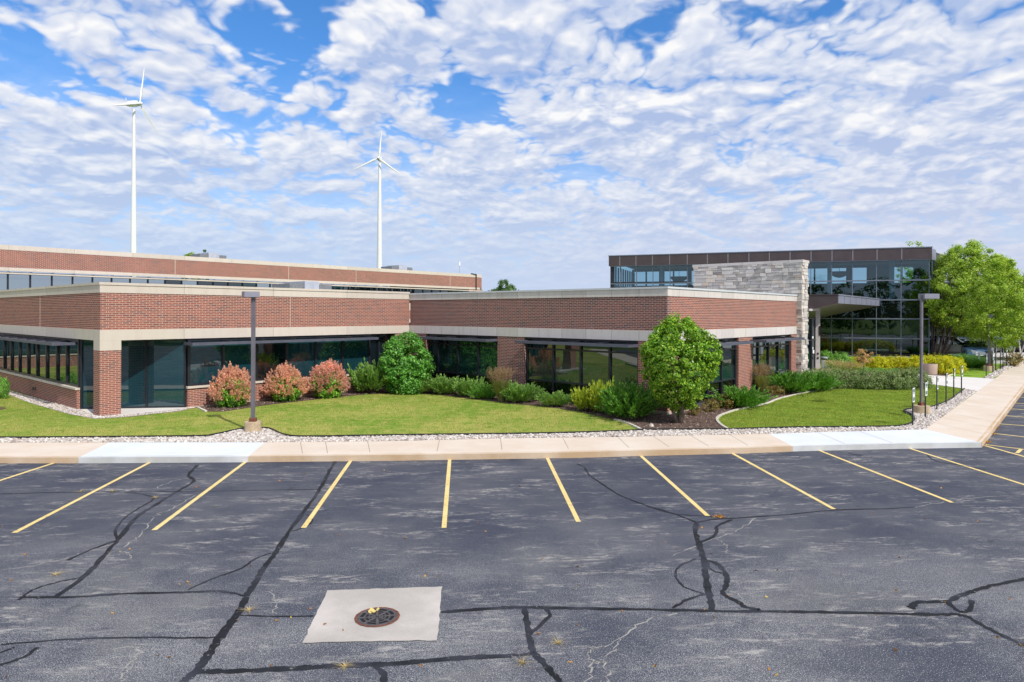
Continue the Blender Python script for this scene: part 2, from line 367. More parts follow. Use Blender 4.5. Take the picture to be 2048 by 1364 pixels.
L_hyd = leaf_mat('hydrangea_leaf', [(0, (0.080, 0.224, 0.024)), (.6, (0.192, 0.432, 0.048)), (1, (0.416, 0.672, 0.080))], .35, .45)
L_pink = leaf_mat('pink_petals', [(0, (.58, .23, .18)), (.4, (.74, .36, .29)), (.8, (.82, .50, .43)), (1, (.85, .66, .58))], .35, .7)
L_pink2 = leaf_mat('rose_petals', [(0, (.58, .20, .19)), (.4, (.72, .33, .31)), (.8, (.80, .47, .42)), (1, (.84, .64, .55))], .35, .7)
L_yel = leaf_mat('golden_leaf', [(0, (.20, .30, .01)), (.4, (.50, .54, .015)), (.85, (.78, .66, .02)), (1, (.80, .48, .03))], .35, .5)
L_grey = leaf_mat('grey_green_leaf', [(0, (0.093, 0.170, 0.060)), (.6, (0.204, 0.289, 0.102)), (.93, (0.357, 0.425, 0.187)), (1, (0.714, 0.476, 0.340))], .3, .55)
L_mid = leaf_mat('mid_green_leaf', [(0, (0.085, 0.238, 0.034)), (.6, (0.204, 0.425, 0.085)), (1, (0.374, 0.612, 0.153))], .35, .5)
L_grs = leaf_mat('grass_blades', [(0, (0.154, 0.196, 0.056)), (.55, (0.266, 0.280, 0.098)), (1, (0.448, 0.406, 0.168))], .3, .6)
L_plume = leaf_mat('grass_plumes', [(0, (.22, .12, .07)), (.6, (.36, .23, .15)), (1, (.5, .38, .25))], .3, .8)
L_plume2 = leaf_mat('tan_plumes', [(0, (.35, .25, .12)), (.6, (.52, .4, .22)), (1, (.62, .5, .3))], .3, .8)
L_lily = leaf_mat('lily_blades', [(0, (0.060, 0.165, 0.030)), (.6, (0.120, 0.285, 0.060)), (1, (0.255, 0.435, 0.135))], .3, .5)
L_dry = leaf_mat('fallen_leaves', [(0, (.24, .09, .02)), (.5, (.45, .20, .05)), (.85, (.58, .34, .10)), (1, (.75, .62, .06))], .2, .7)
L_lawn = leaf_mat('lawn_blades', [(0, (.18, .27, .035)), (.5, (.26, .34, .05)), (.9, (.36, .37, .08)), (1, (.5, .43, .16))], .3, .6)

def lawn_material():
    m, nt, out = newmat('lawn_grass'); p = geopos(nt)
    a = NOISE(nt, p, .28, 3, .55); b = NOISE(nt, VM(nt, 'MULTIPLY', p, (1, 1.0, 1)), 2.2, 5, .65); c = NOISE(nt, p, 26, 4, .7)
    c0 = MIX(nt, STEP(nt, a, .36, .62), (.17, .275, .035), (.345, .345, .085))
    c0 = MIX(nt, STEP(nt, b, .46, .66, 0, .8), c0, (.40, .36, .11))
    c0 = MIX(nt, STEP(nt, b, .50, .34, 0, .8), c0, (.15, .25, .03))
    # mowing lanes
    w = N(nt, 'ShaderNodeTexWave', {'Vector': N(nt, 'ShaderNodeMapping', {0: p, 2: (0, 0, R(-63))}).outputs[0], 'Scale': .22, 'Distortion': 2.2, 'Detail': 2.0, 'Detail Scale': .6})
    x = N(nt, 'ShaderNodeSeparateXYZ', {0: p}).outputs[0]
    c0 = MIX(nt, STEP(nt, x, 5, 12, 0, .65), c0, (.21, .35, .03))
    c0 = MIX(nt, M(nt, 'MULTIPLY', STEP(nt, w.outputs[1], .35, .75, 0, .6), STEP(nt, x, 6, 9)), c0, (.13, .28, .02))
    k = STEP(nt, c, .3, .7, .6, 1.4, 'LINEAR'); c1 = MIX(nt, 1., c0, N(nt, 'ShaderNodeCombineColor', {0: k, 1: k, 2: k}).outputs[0], 'MULTIPLY')
    bsdf(nt, out, c1, .9, bump(nt, c, .8, .03), 0, .1); return m
lawn_m = lawn_material()
def far_ground():
    m, nt, out = newmat('far_grass'); p = geopos(nt); a = NOISE(nt, p, .05, 5, .6); b = NOISE(nt, p, 3., 4, .6)
    c0 = MIX(nt, STEP(nt, a, .35, .65), (.06, .11, .02), (.13, .15, .04)); c0 = MIX(nt, M(nt, 'MULTIPLY', b, .4), c0, (.05, .08, .01))
    bsdf(nt, out, c0, .95, None, 0, .1); return m
def asphalt_material():
    m, nt, out = newmat('asphalt'); p = geopos(nt); xyz = N(nt, 'ShaderNodeSeparateXYZ', {0: p})
    q = N(nt, 'ShaderNodeMapping', {0: p, 2: (0, 0, R(-4))}).outputs[0]
    base = MIX(nt, STEP(nt, NOISE(nt, p, .42, 6, .66), .38, .62), (.038, .043, .066), (.072, .074, .092))
    g = NOISE(nt, p, 95, 2, .6); sp = NOISE(nt, p, 170, 2, .7)
    wear = STEP(nt, xyz.outputs[1], 15., 8., .0, 1.3)                       # the aisle is worn more than the stalls
    n1 = NOISE(nt, VM(nt, 'MULTIPLY', q, (.6, 2.0, 1)), 1.2, 8, .72, .5)
    n2 = NOISE(nt, VM(nt, 'MULTIPLY', q, (1.6, 6., 1)), 2.2, 8, .8, .4)
    n3 = NOISE(nt, q, .5, 4, .6)
    sc_ = M(nt, 'MULTIPLY', STEP(nt, n1, .47, .64), STEP(nt, n2, .46, .60))
    thr = M(nt, 'MULTIPLY', sc_, STEP(nt, n3, .36, .6, .35, 1.))
    st = M(nt, 'MULTIPLY', thr, STEP(nt, sp, .40, .62, .1, 1.5), clamp=True)
    c = MIX(nt, M(nt, 'MULTIPLY', st, .95, clamp=True), base, (.50, .465, .42))
    # aggregate showing through where the seal has gone
    pk = M(nt, 'MULTIPLY', STEP(nt, g, .50, .66), M(nt, 'MULTIPLY', M(nt, 'ADD', wear, .22), STEP(nt, NOISE(nt, q, .42, 5, .65), .36, .66, .15, 1.)))
    c = MIX(nt, M(nt, 'MULTIPLY', pk, 1.0), c, (.36, .36, .35))
    pt = M(nt, 'MULTIPLY', STEP(nt, NOISE(nt, q, .24, 5, .62), .52, .60), M(nt, 'ADD', .08, M(nt, 'MULTIPLY', wear, .42)), clamp=True); c = MIX(nt, M(nt, 'MULTIPLY', pt, STEP(nt, g, .35, .6, .25, .75)), c, (.20, .195, .185))
    sp3 = STEP(nt, NOISE(nt, p, 60, 2, .6), .61, .66); c = MIX(nt, M(nt, 'MULTIPLY', sp3, M(nt, 'ADD', .12, M(nt, 'MULTIPLY', wear, .55)), clamp=True), c, (.55, .54, .52))
    sp2 = STEP(nt, NOISE(nt, p, 34, 3, .75), .70, .78); c = MIX(nt, M(nt, 'MULTIPLY', sp2, M(nt, 'ADD', .25, M(nt, 'MULTIPLY', wear, .6))), c, (.5, .49, .46))
    # hair cracks
    wv = VM(nt, 'ADD', p, VM(nt, 'SCALE', N(nt, 'ShaderNodeTexNoise', {'Vector': p, 'Scale': 1.4, 'Detail': 6.0, 'Roughness': .7}).outputs[1], s=.9))
    vo = N(nt, 'ShaderNodeTexVoronoi', {'Vector': wv, 'Scale': .55}, feature='DISTANCE_TO_EDGE').outputs[0]
    ck = M(nt, 'MULTIPLY', STEP(nt, vo, .0, .006, .8, 0.), STEP(nt, NOISE(nt, p, .45, 3, .6), .60, .68))
    c = MIX(nt, M(nt, 'MULTIPLY', ck, .5), c, (.42, .40, .36))
    # fine alligator cracks, pale dirt in them
    vo2 = N(nt, 'ShaderNodeTexVoronoi', {'Vector': wv, 'Scale': 2.6}, feature='DISTANCE_TO_EDGE').outputs[0]
    ck2 = M(nt, 'MULTIPLY', M(nt, 'MULTIPLY', STEP(nt, vo2, .0, .04, 1., 0.), STEP(nt, NOISE(nt, p, .5, 3, .5), .57, .66)), M(nt, 'ADD', wear, .2), clamp=True)
    c = MIX(nt, M(nt, 'MULTIPLY', ck2, .5), c, (.03, .03, .035))
    # faint oil marks
    oil = STEP(nt, NOISE(nt, VM(nt, 'MULTIPLY', q, (1, 1.3, 1)), 1.1, 3, .6), .66, .74, 0, .5); c = MIX(nt, oil, c, (.022, .023, .028))
    bsdf(nt, out, c, STEP(nt, g, .3, .7, .7, .92, 'LINEAR'), bump(nt, g, .5, .006), 0, .3); return m
asphalt_m = asphalt_material()
def concrete_walk(name, c, c2, joint=None):
    m, nt, out = newmat(name); p = geopos(nt)
    a = NOISE(nt, p, .7, 5, .6); f = NOISE(nt, p, 60, 3, .65)
    col_ = MIX(nt, STEP(nt, a, .35, .7), c, c2); k = STEP(nt, f, .2, .8, .88, 1.1, 'LINEAR')
    col_ = MIX(nt, 1., col_, N(nt, 'ShaderNodeCombineColor', {0: k, 1: k, 2: k}).outputs[0], 'MULTIPLY')
    st = NOISE(nt, VM(nt, 'MULTIPLY', p, (.6, 1.8, 1)), 1.9, 6, .7); col_ = MIX(nt, STEP(nt, st, .56, .78, 0, .22), col_, tuple(x*.62 for x in c))
    bsdf(nt, out, col_, .9, bump(nt, f, .2, .004), 0, .2); return m
walk_m = concrete_walk('beige_concrete', (.62, .515, .415), (.67, .58, .49)); walk_w = concrete_walk('new_white_concrete', (.62, .645, .68), (.68, .70, .73))
walk_g = concrete_walk('path_concrete', (.64, .60, .56), (.70, .66, .62)); kerb_m = concrete_walk('kerb_stained', (.50, .345, .205), (.61, .485, .36)); kerb_w = concrete_walk('kerb_white', (.48, .48, .46), (.64, .65, .65))
road_m = concrete_walk('road_concrete', (.50, .47, .45), (.56, .53, .51)); collar_m = concrete_walk('collar_concrete', (.40, .365, .33), (.54, .49, .45))
def tar_material():
    m, nt, out = newmat('crack_seal_tar'); p = geopos(nt); n = NOISE(nt, p, 14, 5, .7)
    c = MIX(nt, STEP(nt, NOISE(nt, p, 1.1, 4, .6), .40, .70), (.009, .009, .011), (.040, .042, .054)); c = MIX(nt, STEP(nt, n, .62, .68, 0, .75), c, (.30, .285, .26)); bsdf(nt, out, c, .62, bump(nt, n, .5, .01), 0, .22); return m
tar_m = tar_material()
def paint_material():
    m, nt, out = newmat('yellow_line_paint'); p = geopos(nt); n = NOISE(nt, p, 16, 8, .8)
    c = MIX(nt, STEP(nt, n, .52, .62, 0, .85), (.74, .55, .21), (.24, .21, .16)); c = MIX(nt, STEP(nt, NOISE(nt, p, 1.2, 3), .4, .6, 0, .3), c, (.82, .66, .34)); bsdf(nt, out, c, .8, None, 0, .2); return m
paint_m = paint_material()
def mulch_material():
    m, nt, out = newmat('wood_mulch'); p = geopos(nt); v = N(nt, 'ShaderNodeTexVoronoi', {'Vector': VM(nt, 'MULTIPLY', p, (1, 2.2, 1)), 'Scale': 16.})
    c = MIX(nt, NOISE(nt, p, 12, 5, .7), (.085, .052, .042), (.27, .19, .155)); c = MIX(nt, STEP(nt, v.outputs[0], .3, .7, 0, .5), c, (.02, .012, .01)); bsdf(nt, out, c, .95, bump(nt, v.outputs[0], .8, .03), 0, .1); return m
mulch_m = mulch_material()
def island_mat(name, cols, rough=.9):
    m, nt, out = newmat(name); geo = nt.nodes.new('ShaderNodeNewGeometry'); cr = nt.nodes.new('ShaderNodeValToRGB'); nt.links.new(geo.outputs['Random Per Island'], cr.inputs[0]); e = cr.color_ramp.elements
    while len(e) > 1: e.remove(e[-1])
    e[0].position = cols[0][0]; e[0].color = (*cols[0][1], 1)
    for p_, c_ in cols[1:]: x = e.new(p_); x.color = (*c_, 1)
    n = NOISE(nt, geo.outputs['Position'], 22, 5, .65); k = STEP(nt, n, .3, .7, .8, 1.15, 'LINEAR')
    c = MIX(nt, 1., cr.outputs[0], N(nt, 'ShaderNodeCombineColor', {0: k, 1: k, 2: k}).outputs[0], 'MULTIPLY'); bsdf(nt, out, c, rough, bump(nt, n, .4, .01), 0, .2); return m
stone_m = island_mat('river_stones', [(0, (.24, .20, .18)), (.3, (.46, .40, .36)), (.6, (.60, .55, .50)), (.85, (.74, .70, .66)), (1, (.38, .27, .20))])
ashlar_m = island_mat('ashlar_stones', [(0, (.40, .37, .34)), (.3, (.54, .50, .46)), (.6, (.65, .60, .55)), (.9, (.76, .70, .63)), (1, (.64, .52, .41))])
mortar_m = plain('ashlar_mortar', (.46, .42, .38), .95)
chip_m = island_mat('bark_chips', [(0, (.10, .06, .045)), (.6, (.24, .165, .135)), (1, (.50, .43, .38))])

# ------------------------------------------------------------------ ground, lot, walks
def sheet(name, pts, dz, m, res=1., parent=None, hump=None):
    """a polygon of xy points laid on the terrain"""
    ring = []
    for i, p in enumerate(pts):
        q = pts[(i+1) % len(pts)]; L = math.hypot(q[0]-p[0], q[1]-p[1]); k = max(1, min(400, int(L/res)))
        for j in range(k): ring.append((p[0]+(q[0]-p[0])*j/k, p[1]+(q[1]-p[1])*j/k))
    xs = [p[0] for p in pts]; ys = [p[1] for p in pts]; inner = []
    gx = np.arange(min(xs)+res*.5, max(xs), res); gy = np.arange(min(ys)+res*.5, max(ys), res)
    if len(gx)*len(gy) < 60000:
        PX, PY = np.meshgrid(gx, gy); PX = PX.ravel(); PY = PY.ravel(); ins = inside(PX, PY, pts)
        inner = list(zip(PX[ins], PY[ins]))
    vs = [Vector(p) for p in ring]+[Vector(p) for p in inner]
    n = len(ring); r = delaunay_2d_cdt(vs, [(i, (i+1) % n) for i in range(n)], [list(range(n))], 1, 1e-5)
    mb = MB()
    me = bpy.data.meshes.new(name); me.from_pydata([(v.x, v.y, zg(v.x, v.y)+dz+(hump(v.x, v.y) if hump else 0)) for v in r[0]], [], r[2])
    if me.polygons and sum(pg.normal.z for pg in me.polygons) < 0: me.flip_normals()
    me.materials.append(m); o = bpy.data.objects.new(name, me); col.objects.link(o)
    if parent: o.parent = parent
    return o
def inside(x, y, poly):
    x = np.asarray(x); y = np.asarray(y); c = np.zeros(x.shape, bool); n = len(poly)
    for i in range(n):
        x0, y0 = poly[i][0], poly[i][1]; x1, y1 = poly[(i+1) % n][0], poly[(i+1) % n][1]
        if y0 == y1: continue
        c ^= ((y0 > y) != (y1 > y)) & (x < (x1-x0)*(y-y0)/(y1-y0)+x0)
    return c
def PX(pts, dz=0.): return [tuple(G(x, y, dz)[:2]) for x, y in pts]
def struct(o): return tag(o, kind='structure')

g_ = MB(); g_.face([(-1500, -1500, -.35), (1500, -1500, -.35), (1500, 1500, -.35), (-1500, 1500, -.35)]); struct(g_.build('ground', far_ground()))
KERB = PX([(-240, 917), (0, 914.6), (156, 914.6), (500, 912.5), (800, 909.5), (1137, 904.5), (1270, 901), (1480, 896), (1600, 891.5), (1800, 887), (1962, 884.6)], .015)
kdir = Vector(KERB[-1])-Vector(KERB[0])
DG = Vector(KERB[-1]); UD = (G(2048, 775.5, .015).xy-DG).normalized(); far_k = DG+UD*55            # the kerb turns and follows the buildings' direction
left_k = Vector(KERB[0])+(Vector(KERB[0])-Vector(KERB[4])).normalized()*25
lot_poly = [tuple(left_k)]+KERB+[tuple(far_k), (95, 40), (80, -32), (-70, -32)]
LOTZ = -.15
lot = struct(sheet('parking_lot', lot_poly, LOTZ, asphalt_m, 2.5))
# lawn sheet: everything behind the middle of the walks
WK = [tuple(Vector(p)+Vector((-.07, 1.0))*.7) for p in KERB]
lawn_poly = [(left_k.x, left_k.y+.7)]+WK[:-1]+[tuple(DG-UD*.2+V*.9), tuple(far_k+V*.9), (95, 120), (-95, 120), (-60, 20)]
lawn = struct(sheet('lawn', lawn_poly, 0, lawn_m, 2.))
# front walk: beige with two new white lengths
WT = PX([(-240, 887), (0, 886), (224, 885.6), (400, 885.5), (518, 885.4), (780, 883), (1000, 877.5), (1234, 874.5), (1537, 868), (1720, 863), (1849.6, 859.3)])
def along(poly, x):
    for a, b in zip(poly, poly[1:]):
        if a[0] <= x <= b[0]: t = (x-a[0])/(b[0]-a[0]); return (x, a[1]+(b[1]-a[1])*t)
    return poly[0] if x < poly[0][0] else poly[-1]
def walk_piece(xb0, xt0, xb1, xt1, m, name='sidewalk'):
    bot = [along(KERB, xb0)]+[p for p in KERB if xb0 < p[0] < xb1]+[along(KERB, xb1)]
    top = [along(WT, xt1)]+[p for p in reversed(WT) if xt0 < p[0] < xt1]+[along(WT, xt0)]
    return struct(sheet(name, bot+top, .015, m, .6))
def gx(px, py): return G(px, py, .015).x
xb = [left_k.x, gx(158, 914.6), gx(497, 912.5), gx(1585, 892), KERB[-1][0]]
xt = [left_k.x, gx(216, 885.6), gx(528, 885.4), gx(1540, 868), WT[-1][0]]
KERB.insert(0, tuple(left_k)); WT.insert(0, (left_k.x, left_k.y+(WT[0][1]-KERB[1][1])))
walk_piece(xb[0], xt[0], xb[1], xt[1], walk_m); walk_piece(xb[1], xt[1], xb[2], xt[2], walk_w, 'kerb_ramp'); walk_piece(xb[2], xt[2], xb[3], xt[3], walk_m); walk_piece(xb[3], xt[3], xb[4], xt[4], walk_w, 'kerb_ramp')
# diagonal walk
W0 = Vector(WT[-1]); dw = (W0-DG).dot(V)
WD0 = (G(2020, 735, .015).xy-W0).normalized(); far_w = W0+WD0*55
struct(sheet('side_walk', [tuple(DG), tuple(far_k), tuple(far_w), tuple(W0)], .015, walk_m, .8))
def kerb(p, q, m):
    mb = MB(); n = max(1, int((q-p).length/2)); d = (q-p)/n; nrm = Vector((d.y, -d.x)).normalized()
    for i in range(n):
        a, b = p+d*i, p+d*(i+1); za, zb = zg(*a), zg(*b)
        poly = [a+nrm*.02, b+nrm*.02, b-nrm*.13, a-nrm*.13]
        mb.prism(poly, [za-.3, zb-.3, zb-.3, za-.3], [za+.011, zb+.011, zb+.019, za+.019])
    return struct(mb.build('kerb', m))
allk = [Vector(p) for p in KERB]
for a, b in zip(allk, allk[1:]):
    cuts = [a]+[Vector(along(KERB, x)) for x in xb[1:4] if a.x < x < b.x]+[b]
    for c_, d_ in zip(cuts, cuts[1:]):
        mx = (c_.x+d_.x)/2; kerb(c_, d_, kerb_w if xb[1] < mx < xb[2] or mx > xb[3] else kerb_m)
kerb(DG+UD*.02, far_k, kerb_m)
# walk joints as shallow grooves
jm = MB()
def groove(p, q, w=.016, dz=.0175):
    p = Vector(p[:2]); q = Vector(q[:2]); d = (q-p).normalized(); n = Vector((d.y, -d.x))*w/2; k = max(1, int((q-p).length/1.5))
    for i in range(k):
        a = p+(q-p)*i/k; b = p+(q-p)*(i+1)/k
        jm.face([(c.x, c.y, zg(*c)+dz) for c in (a+n, b+n, b-n, a-n)])
for t_, b_ in ((601, 605), (651, 655), (735, 740), (879, 874), (1001, 1004), (1125, 1137), (1234, 1258), (1305, 1338), (1380, 1417), (1458, 1496), (1637, 1689), (1722, 1784)):
    groove(G(t_, 882-(t_-780)*.0185), G(b_, 912-(b_-400)*.0185))
w_u = 1.55
for k in range(1, 30): groove(DG+UD*(k*w_u+.3), W0+WD0*(k*w_u+.3), .010)
struct(jm.build('walk_joints', plain('groove_dirt', (.24, .19, .15), .95)))

# entry path, patio, beds, road beyond
path_px = [(1610, 747), (1690, 756), (1760, 761), (1856, 768), (1928, 777.8), (1955, 783.5), (1990, 758), (1965, 756.6), (1895, 753), (1843, 750), (1780, 745), (1700, 737), (1650, 732), (1630, 738), (1612, 743)]
pp = PX(path_px); struct(sheet('entry_path', pp, .022, walk_g, .8))
struct(sheet('patio', [tuple(A+V*2.9-U*.1), tuple(A-U*.25-V*.1), tuple(A-U*.1-V*.35), tuple(A+U*3.6-V*.3), tuple(A+U*3.6+V*1.2), tuple(A+U*1+V*2.9)], .02, walk_g, .8))
road_c = G(1950, 715)
struct(sheet('road', [tuple(G(1800, 716)[:2]), tuple(G(1880, 722)[:2]), tuple(G(1930, 724)[:2]), tuple(G(1962, 727)[:2]), tuple(G(2010, 727)[:2]), tuple(G(2120, 735)[:2]), (120, 60), (140, 130), (70, 130), (36, 75)], .008, road_m, 3.))

bedL = PX([(398, 817), (415, 824), (450, 823), (520, 812), (570, 806), (660, 796), (720, 790), (800, 785), (880, 790), (960, 800), (1020, 808), (1080, 812), (1150, 822), (1200, 833), (1240, 842), (1262, 850), (1286, 861.5), (1457, 860), (1436, 846), (1434, 838), (1445, 829), (1500, 813), (1560, 797), (1620, 782), (1700, 776), (1800, 779), (1845, 776), (1850, 768), (1760, 761.5), (1690, 756.5), (1608, 747.5)])
bed_poly = bedL+[tuple(D+V*.5+U*.6), tuple(C+V*.5+U*.2), tuple(B+V*.3-U*.2), tuple(A+U*3.6+V*.2)]
struct(sheet('mulch_bed', bed_poly, .012, mulch_m, .8))
bed2 = PX([(1655, 733), (1700, 738), (1780, 745.5), (1845, 751), (1888, 753.5), (1936, 739), (1930, 728), (1880, 718), (1800, 716), (1660, 718)])
struct(sheet('mulch_bed', bed2, .012, mulch_m, 1.))
struct(sheet('mulch_bed', PX([(1995, 735), (2030, 722), (2070, 722), (2080, 742), (2020, 738)]), .012, mulch_m, 1.))
struct(sheet('mulch_bed', PX([(-40, 810), (-10, 812), (14, 816), (8, 819), (-20, 823), (-60, 824)]), .012, mulch_m, 1.))

# gravel strips
edge1 = [(-260, 879), (0, 878), (60, 878), (260, 876.5), (400, 875), (422, 873), (455.7, 866), (481.6, 860.4), (497, 858.6), (530, 858.5), (544.7, 862), (563, 870.6), (585.5, 875), (622.6, 875.8), (689, 875), (800, 873), (1106, 869), (1273, 863.3), (1284, 862), (1459.6, 860.5), (1600, 857), (1688, 856.4), (1758, 855.6), (1790, 855), (1807, 853), (1822, 848.5), (1829, 840), (1823, 831), (1808, 825), (1811, 821.3), (1825, 819.5), (1856.6, 817), (1888, 807), (1906, 796.7), (1928.7, 779)]
E1 = PX(edge1); g1 = E1+[tuple(G(1953, 783)[:2])]+[tuple(p) for p in reversed(WT[1:])]
struct(sheet('gravel_bed', g1, .008, plain('gravel_dust', (.42, .37, .33), .95, 0, .3, 20), .5))
g2 = PX([(-60, 760), (-20, 776), (0, 783), (60, 806), (140, 829), (190, 838), (260, 834), (300, 829), (360, 822.5), (376, 819), (246, 831), (188, 832), (154, 815), (120, 810), (0, 777)])
struct(sheet('gravel_bed', g2, .006, MATS['gravel_dust'], .5))
g3 = PX([(1966, 757), (1990, 744), (2003, 737), (2020, 727), (2034, 727), (2022, 736), (1985, 757.5)])
struct(sheet('gravel_bed', g3, .006, MATS['gravel_dust'], .8))
def stones(name, poly, n, smin, smax, label):
    xs = [p[0] for p in poly]; ys = [p[1] for p in poly]; x = rng.uniform(min(xs), max(xs), n*40); y = rng.uniform(min(ys), max(ys), n*40)
    ok = inside(x, y, poly); x = x[ok][:n]; y = y[ok][:n]; n = len(x)
    t = (1+5**.5)/2; iv = np.array([(-1, t, 0), (1, t, 0), (-1, -t, 0), (1, -t, 0), (0, -1, t), (0, 1, t), (0, -1, -t), (0, 1, -t), (t, 0, -1), (t, 0, 1), (-t, 0, -1), (-t, 0, 1)], float); iv /= np.linalg.norm(iv[0])
    fi = np.array([(0, 11, 5), (0, 5, 1), (0, 1, 7), (0, 7, 10), (0, 10, 11), (1, 5, 9), (5, 11, 4), (11, 10, 2), (10, 7, 6), (7, 1, 8), (3, 9, 4), (3, 4, 2), (3, 2, 6), (3, 6, 8), (3, 8, 9), (4, 9, 5), (2, 4, 11), (6, 2, 10), (8, 6, 7), (9, 8, 1)])
    s = rng.uniform(smin, smax, n)*rng.choice([1, 1, 1, 1.5], n); z = np.array([zg(a, b) for a, b in zip(x, y)])
    sh = iv[None]*rng.uniform(.75, 1.2, (n, 12, 1))*np.stack([s, s*rng.uniform(.6, 1, n), s*rng.uniform(.45, .75, n)], 1)[:, None]
    a = rng.uniform(0, 6.28, n); ca, sa = np.cos(a)[:, None], np.sin(a)[:, None]
    vx = sh[:, :, 0]*ca-sh[:, :, 1]*sa; vy = sh[:, :, 0]*sa+sh[:, :, 1]*ca
    v = np.stack([vx+x[:, None], vy+y[:, None], sh[:, :, 2]+(z+.01+s*.35)[:, None]], 2).reshape(-1, 3)
    f = (fi[None]+(np.arange(n)*12)[:, None, None]).reshape(-1, 3)
    return tag(npmesh(name, v, f, stone_m), label, 'gravel', kind='stuff')
stones('gravel', g1, 26000, .020, .042, 'pale river stones along the kerbside walk and the sign posts')
stones('gravel', g2, 5200, .018, .034, 'fine pale gravel along the low brick wall on the left')
stones('gravel', g3, 900, .04, .07, 'pale stones beside the far end of the side walk')
def rail(name, pts, w, h, m, label, cat='edging', lift=0.):
    mb = MB(); P = [Vector(p[:2]) for p in pts]
    for a, b in zip(P, P[1:]):
        d = (b-a)
        if d.length < 1e-4: continue
        d.normalize(); n = Vector((d.y, -d.x))*w/2; za, zb = zg(*a), zg(*b); a2 = a-d*w*.2; b2 = b+d*w*.2
        mb.prism([a2+n, b2+n, b2-n, a2-n], [za-.1, zb-.1, zb-.1, za-.1], [za+h, zb+h, zb+h, za+h])
    return tag(mb.build(name, m), label, cat)
def smoothline(pts, k=4):
    out = []
    for i in range(len(pts)-1):
        p0 = Vector(pts[max(i-1, 0)]); p1 = Vector(pts[i]); p2 = Vector(pts[i+1]); p3 = Vector(pts[min(i+2, len(pts)-1)])
        for j in range(k):
            t = j/k; out.append(.5*((2*p1)+(p2-p0)*t+(2*p0-5*p1+4*p2-p3)*t*t+(3*p1-p0-3*p2+p3)*t**3))
    out.append(Vector(pts[-1])); return out
rail('lawn_edging', smoothline(E1, 3), .035, .085, plastic_m, 'black plastic edging between the lawn and the pale kerbside gravel')
rail('bed_edging', smoothline(PX([(1230, 840), (1245, 843.5), (1262, 850), (1284, 861)])), .1, .05, white_conc_edge, 'white concrete edging at the right tip of the left lawn')
rail('bed_edging', smoothline(PX([(1459, 860.5), (1444, 852), (1434.5, 842), (1437, 834), (1455, 826), (1480, 819), (1530, 809), (1562, 797), (1620, 784), (1665, 777)])), .1, .05, white_conc_edge, 'curving white concrete edging at the left tip of the right lawn')
rail('bed_edging', smoothline(PX([(1892, 754), (1905, 749), (1920, 744), (1931, 740.5)])), .1, .05, white_conc_edge, 'short white concrete edging by the golden shrubs and entry path')
rail('bed_edging', PX([(396, 816), (412, 823.5)]), .1, .05, white_conc_edge, 'short white edging where the mulch bed meets the patio')

# painted lines and crack sealing belong to the lot
def lotpt(px, py, dz): return G(px, py, LOTZ+dz)
def ribbon(name, pts, w, m, parent, wob=.0, dz=.006, w2=None):
    P = [Vector(p[:2]) for p in pts]; mb = MB(); out = []
    for i, p in enumerate(P):
        d = (P[min(i+1, len(P)-1)]-P[max(i-1, 0)]).normalized(); n = Vector((d.y, -d.x)); ww = w*(1+random.uniform(-wob, wob))/2; out.append((p+n*ww, p-n*ww))
    for (a, b), (c, d) in zip(out, out[1:]): mb.face([(q.x, q.y, zg(*q)+LOTZ+dz) for q in (a, c, d, b)])
    return mb.build(name, m, parent)
def line(p, q, w=.1):
    a, b = lotpt(*p, .005), lotpt(*q, .005); k = 6
    return tag(ribbon('painted_line', [a+(b-a)*i/k for i in range(k+1)], w, paint_m, lot, .04, .005))
for p, q in (((112, 924.5), (-90, 990)), ((301, 924), (28, 1065.5)), ((494, 921.5), (308, 1060)), ((702, 920.5), (607, 1055.5)), ((899.5, 916.5), (888, 1055.5)), ((1093, 912.5), (1157, 1043.5)),
             ((1279, 909), (1416, 1032)), ((1462, 905), (1668, 1018)), ((1637, 900), (1905, 1005)), ((1808, 893), (2070, 976)), ((1969, 891), (2110, 930))): line(p, q)
for p, q in (((1971, 889), (2060, 900)), ((1990, 867), (2060, 875)), ((1998, 847.5), (2060, 852)), ((2010, 831), (2070, 836)), ((2020, 817.5), (2080, 821)), ((2028, 806), (2090, 809)), ((2034, 794), (2090, 796)), ((2040, 785), (2090, 786.5)), ((2045, 778), (2100, 779.5)), ((2034, 906), (2042, 898.5))): line(p, q)
def cr(pts, ox): return [(ox+x/2, 860+y/2) for x, y in pts]
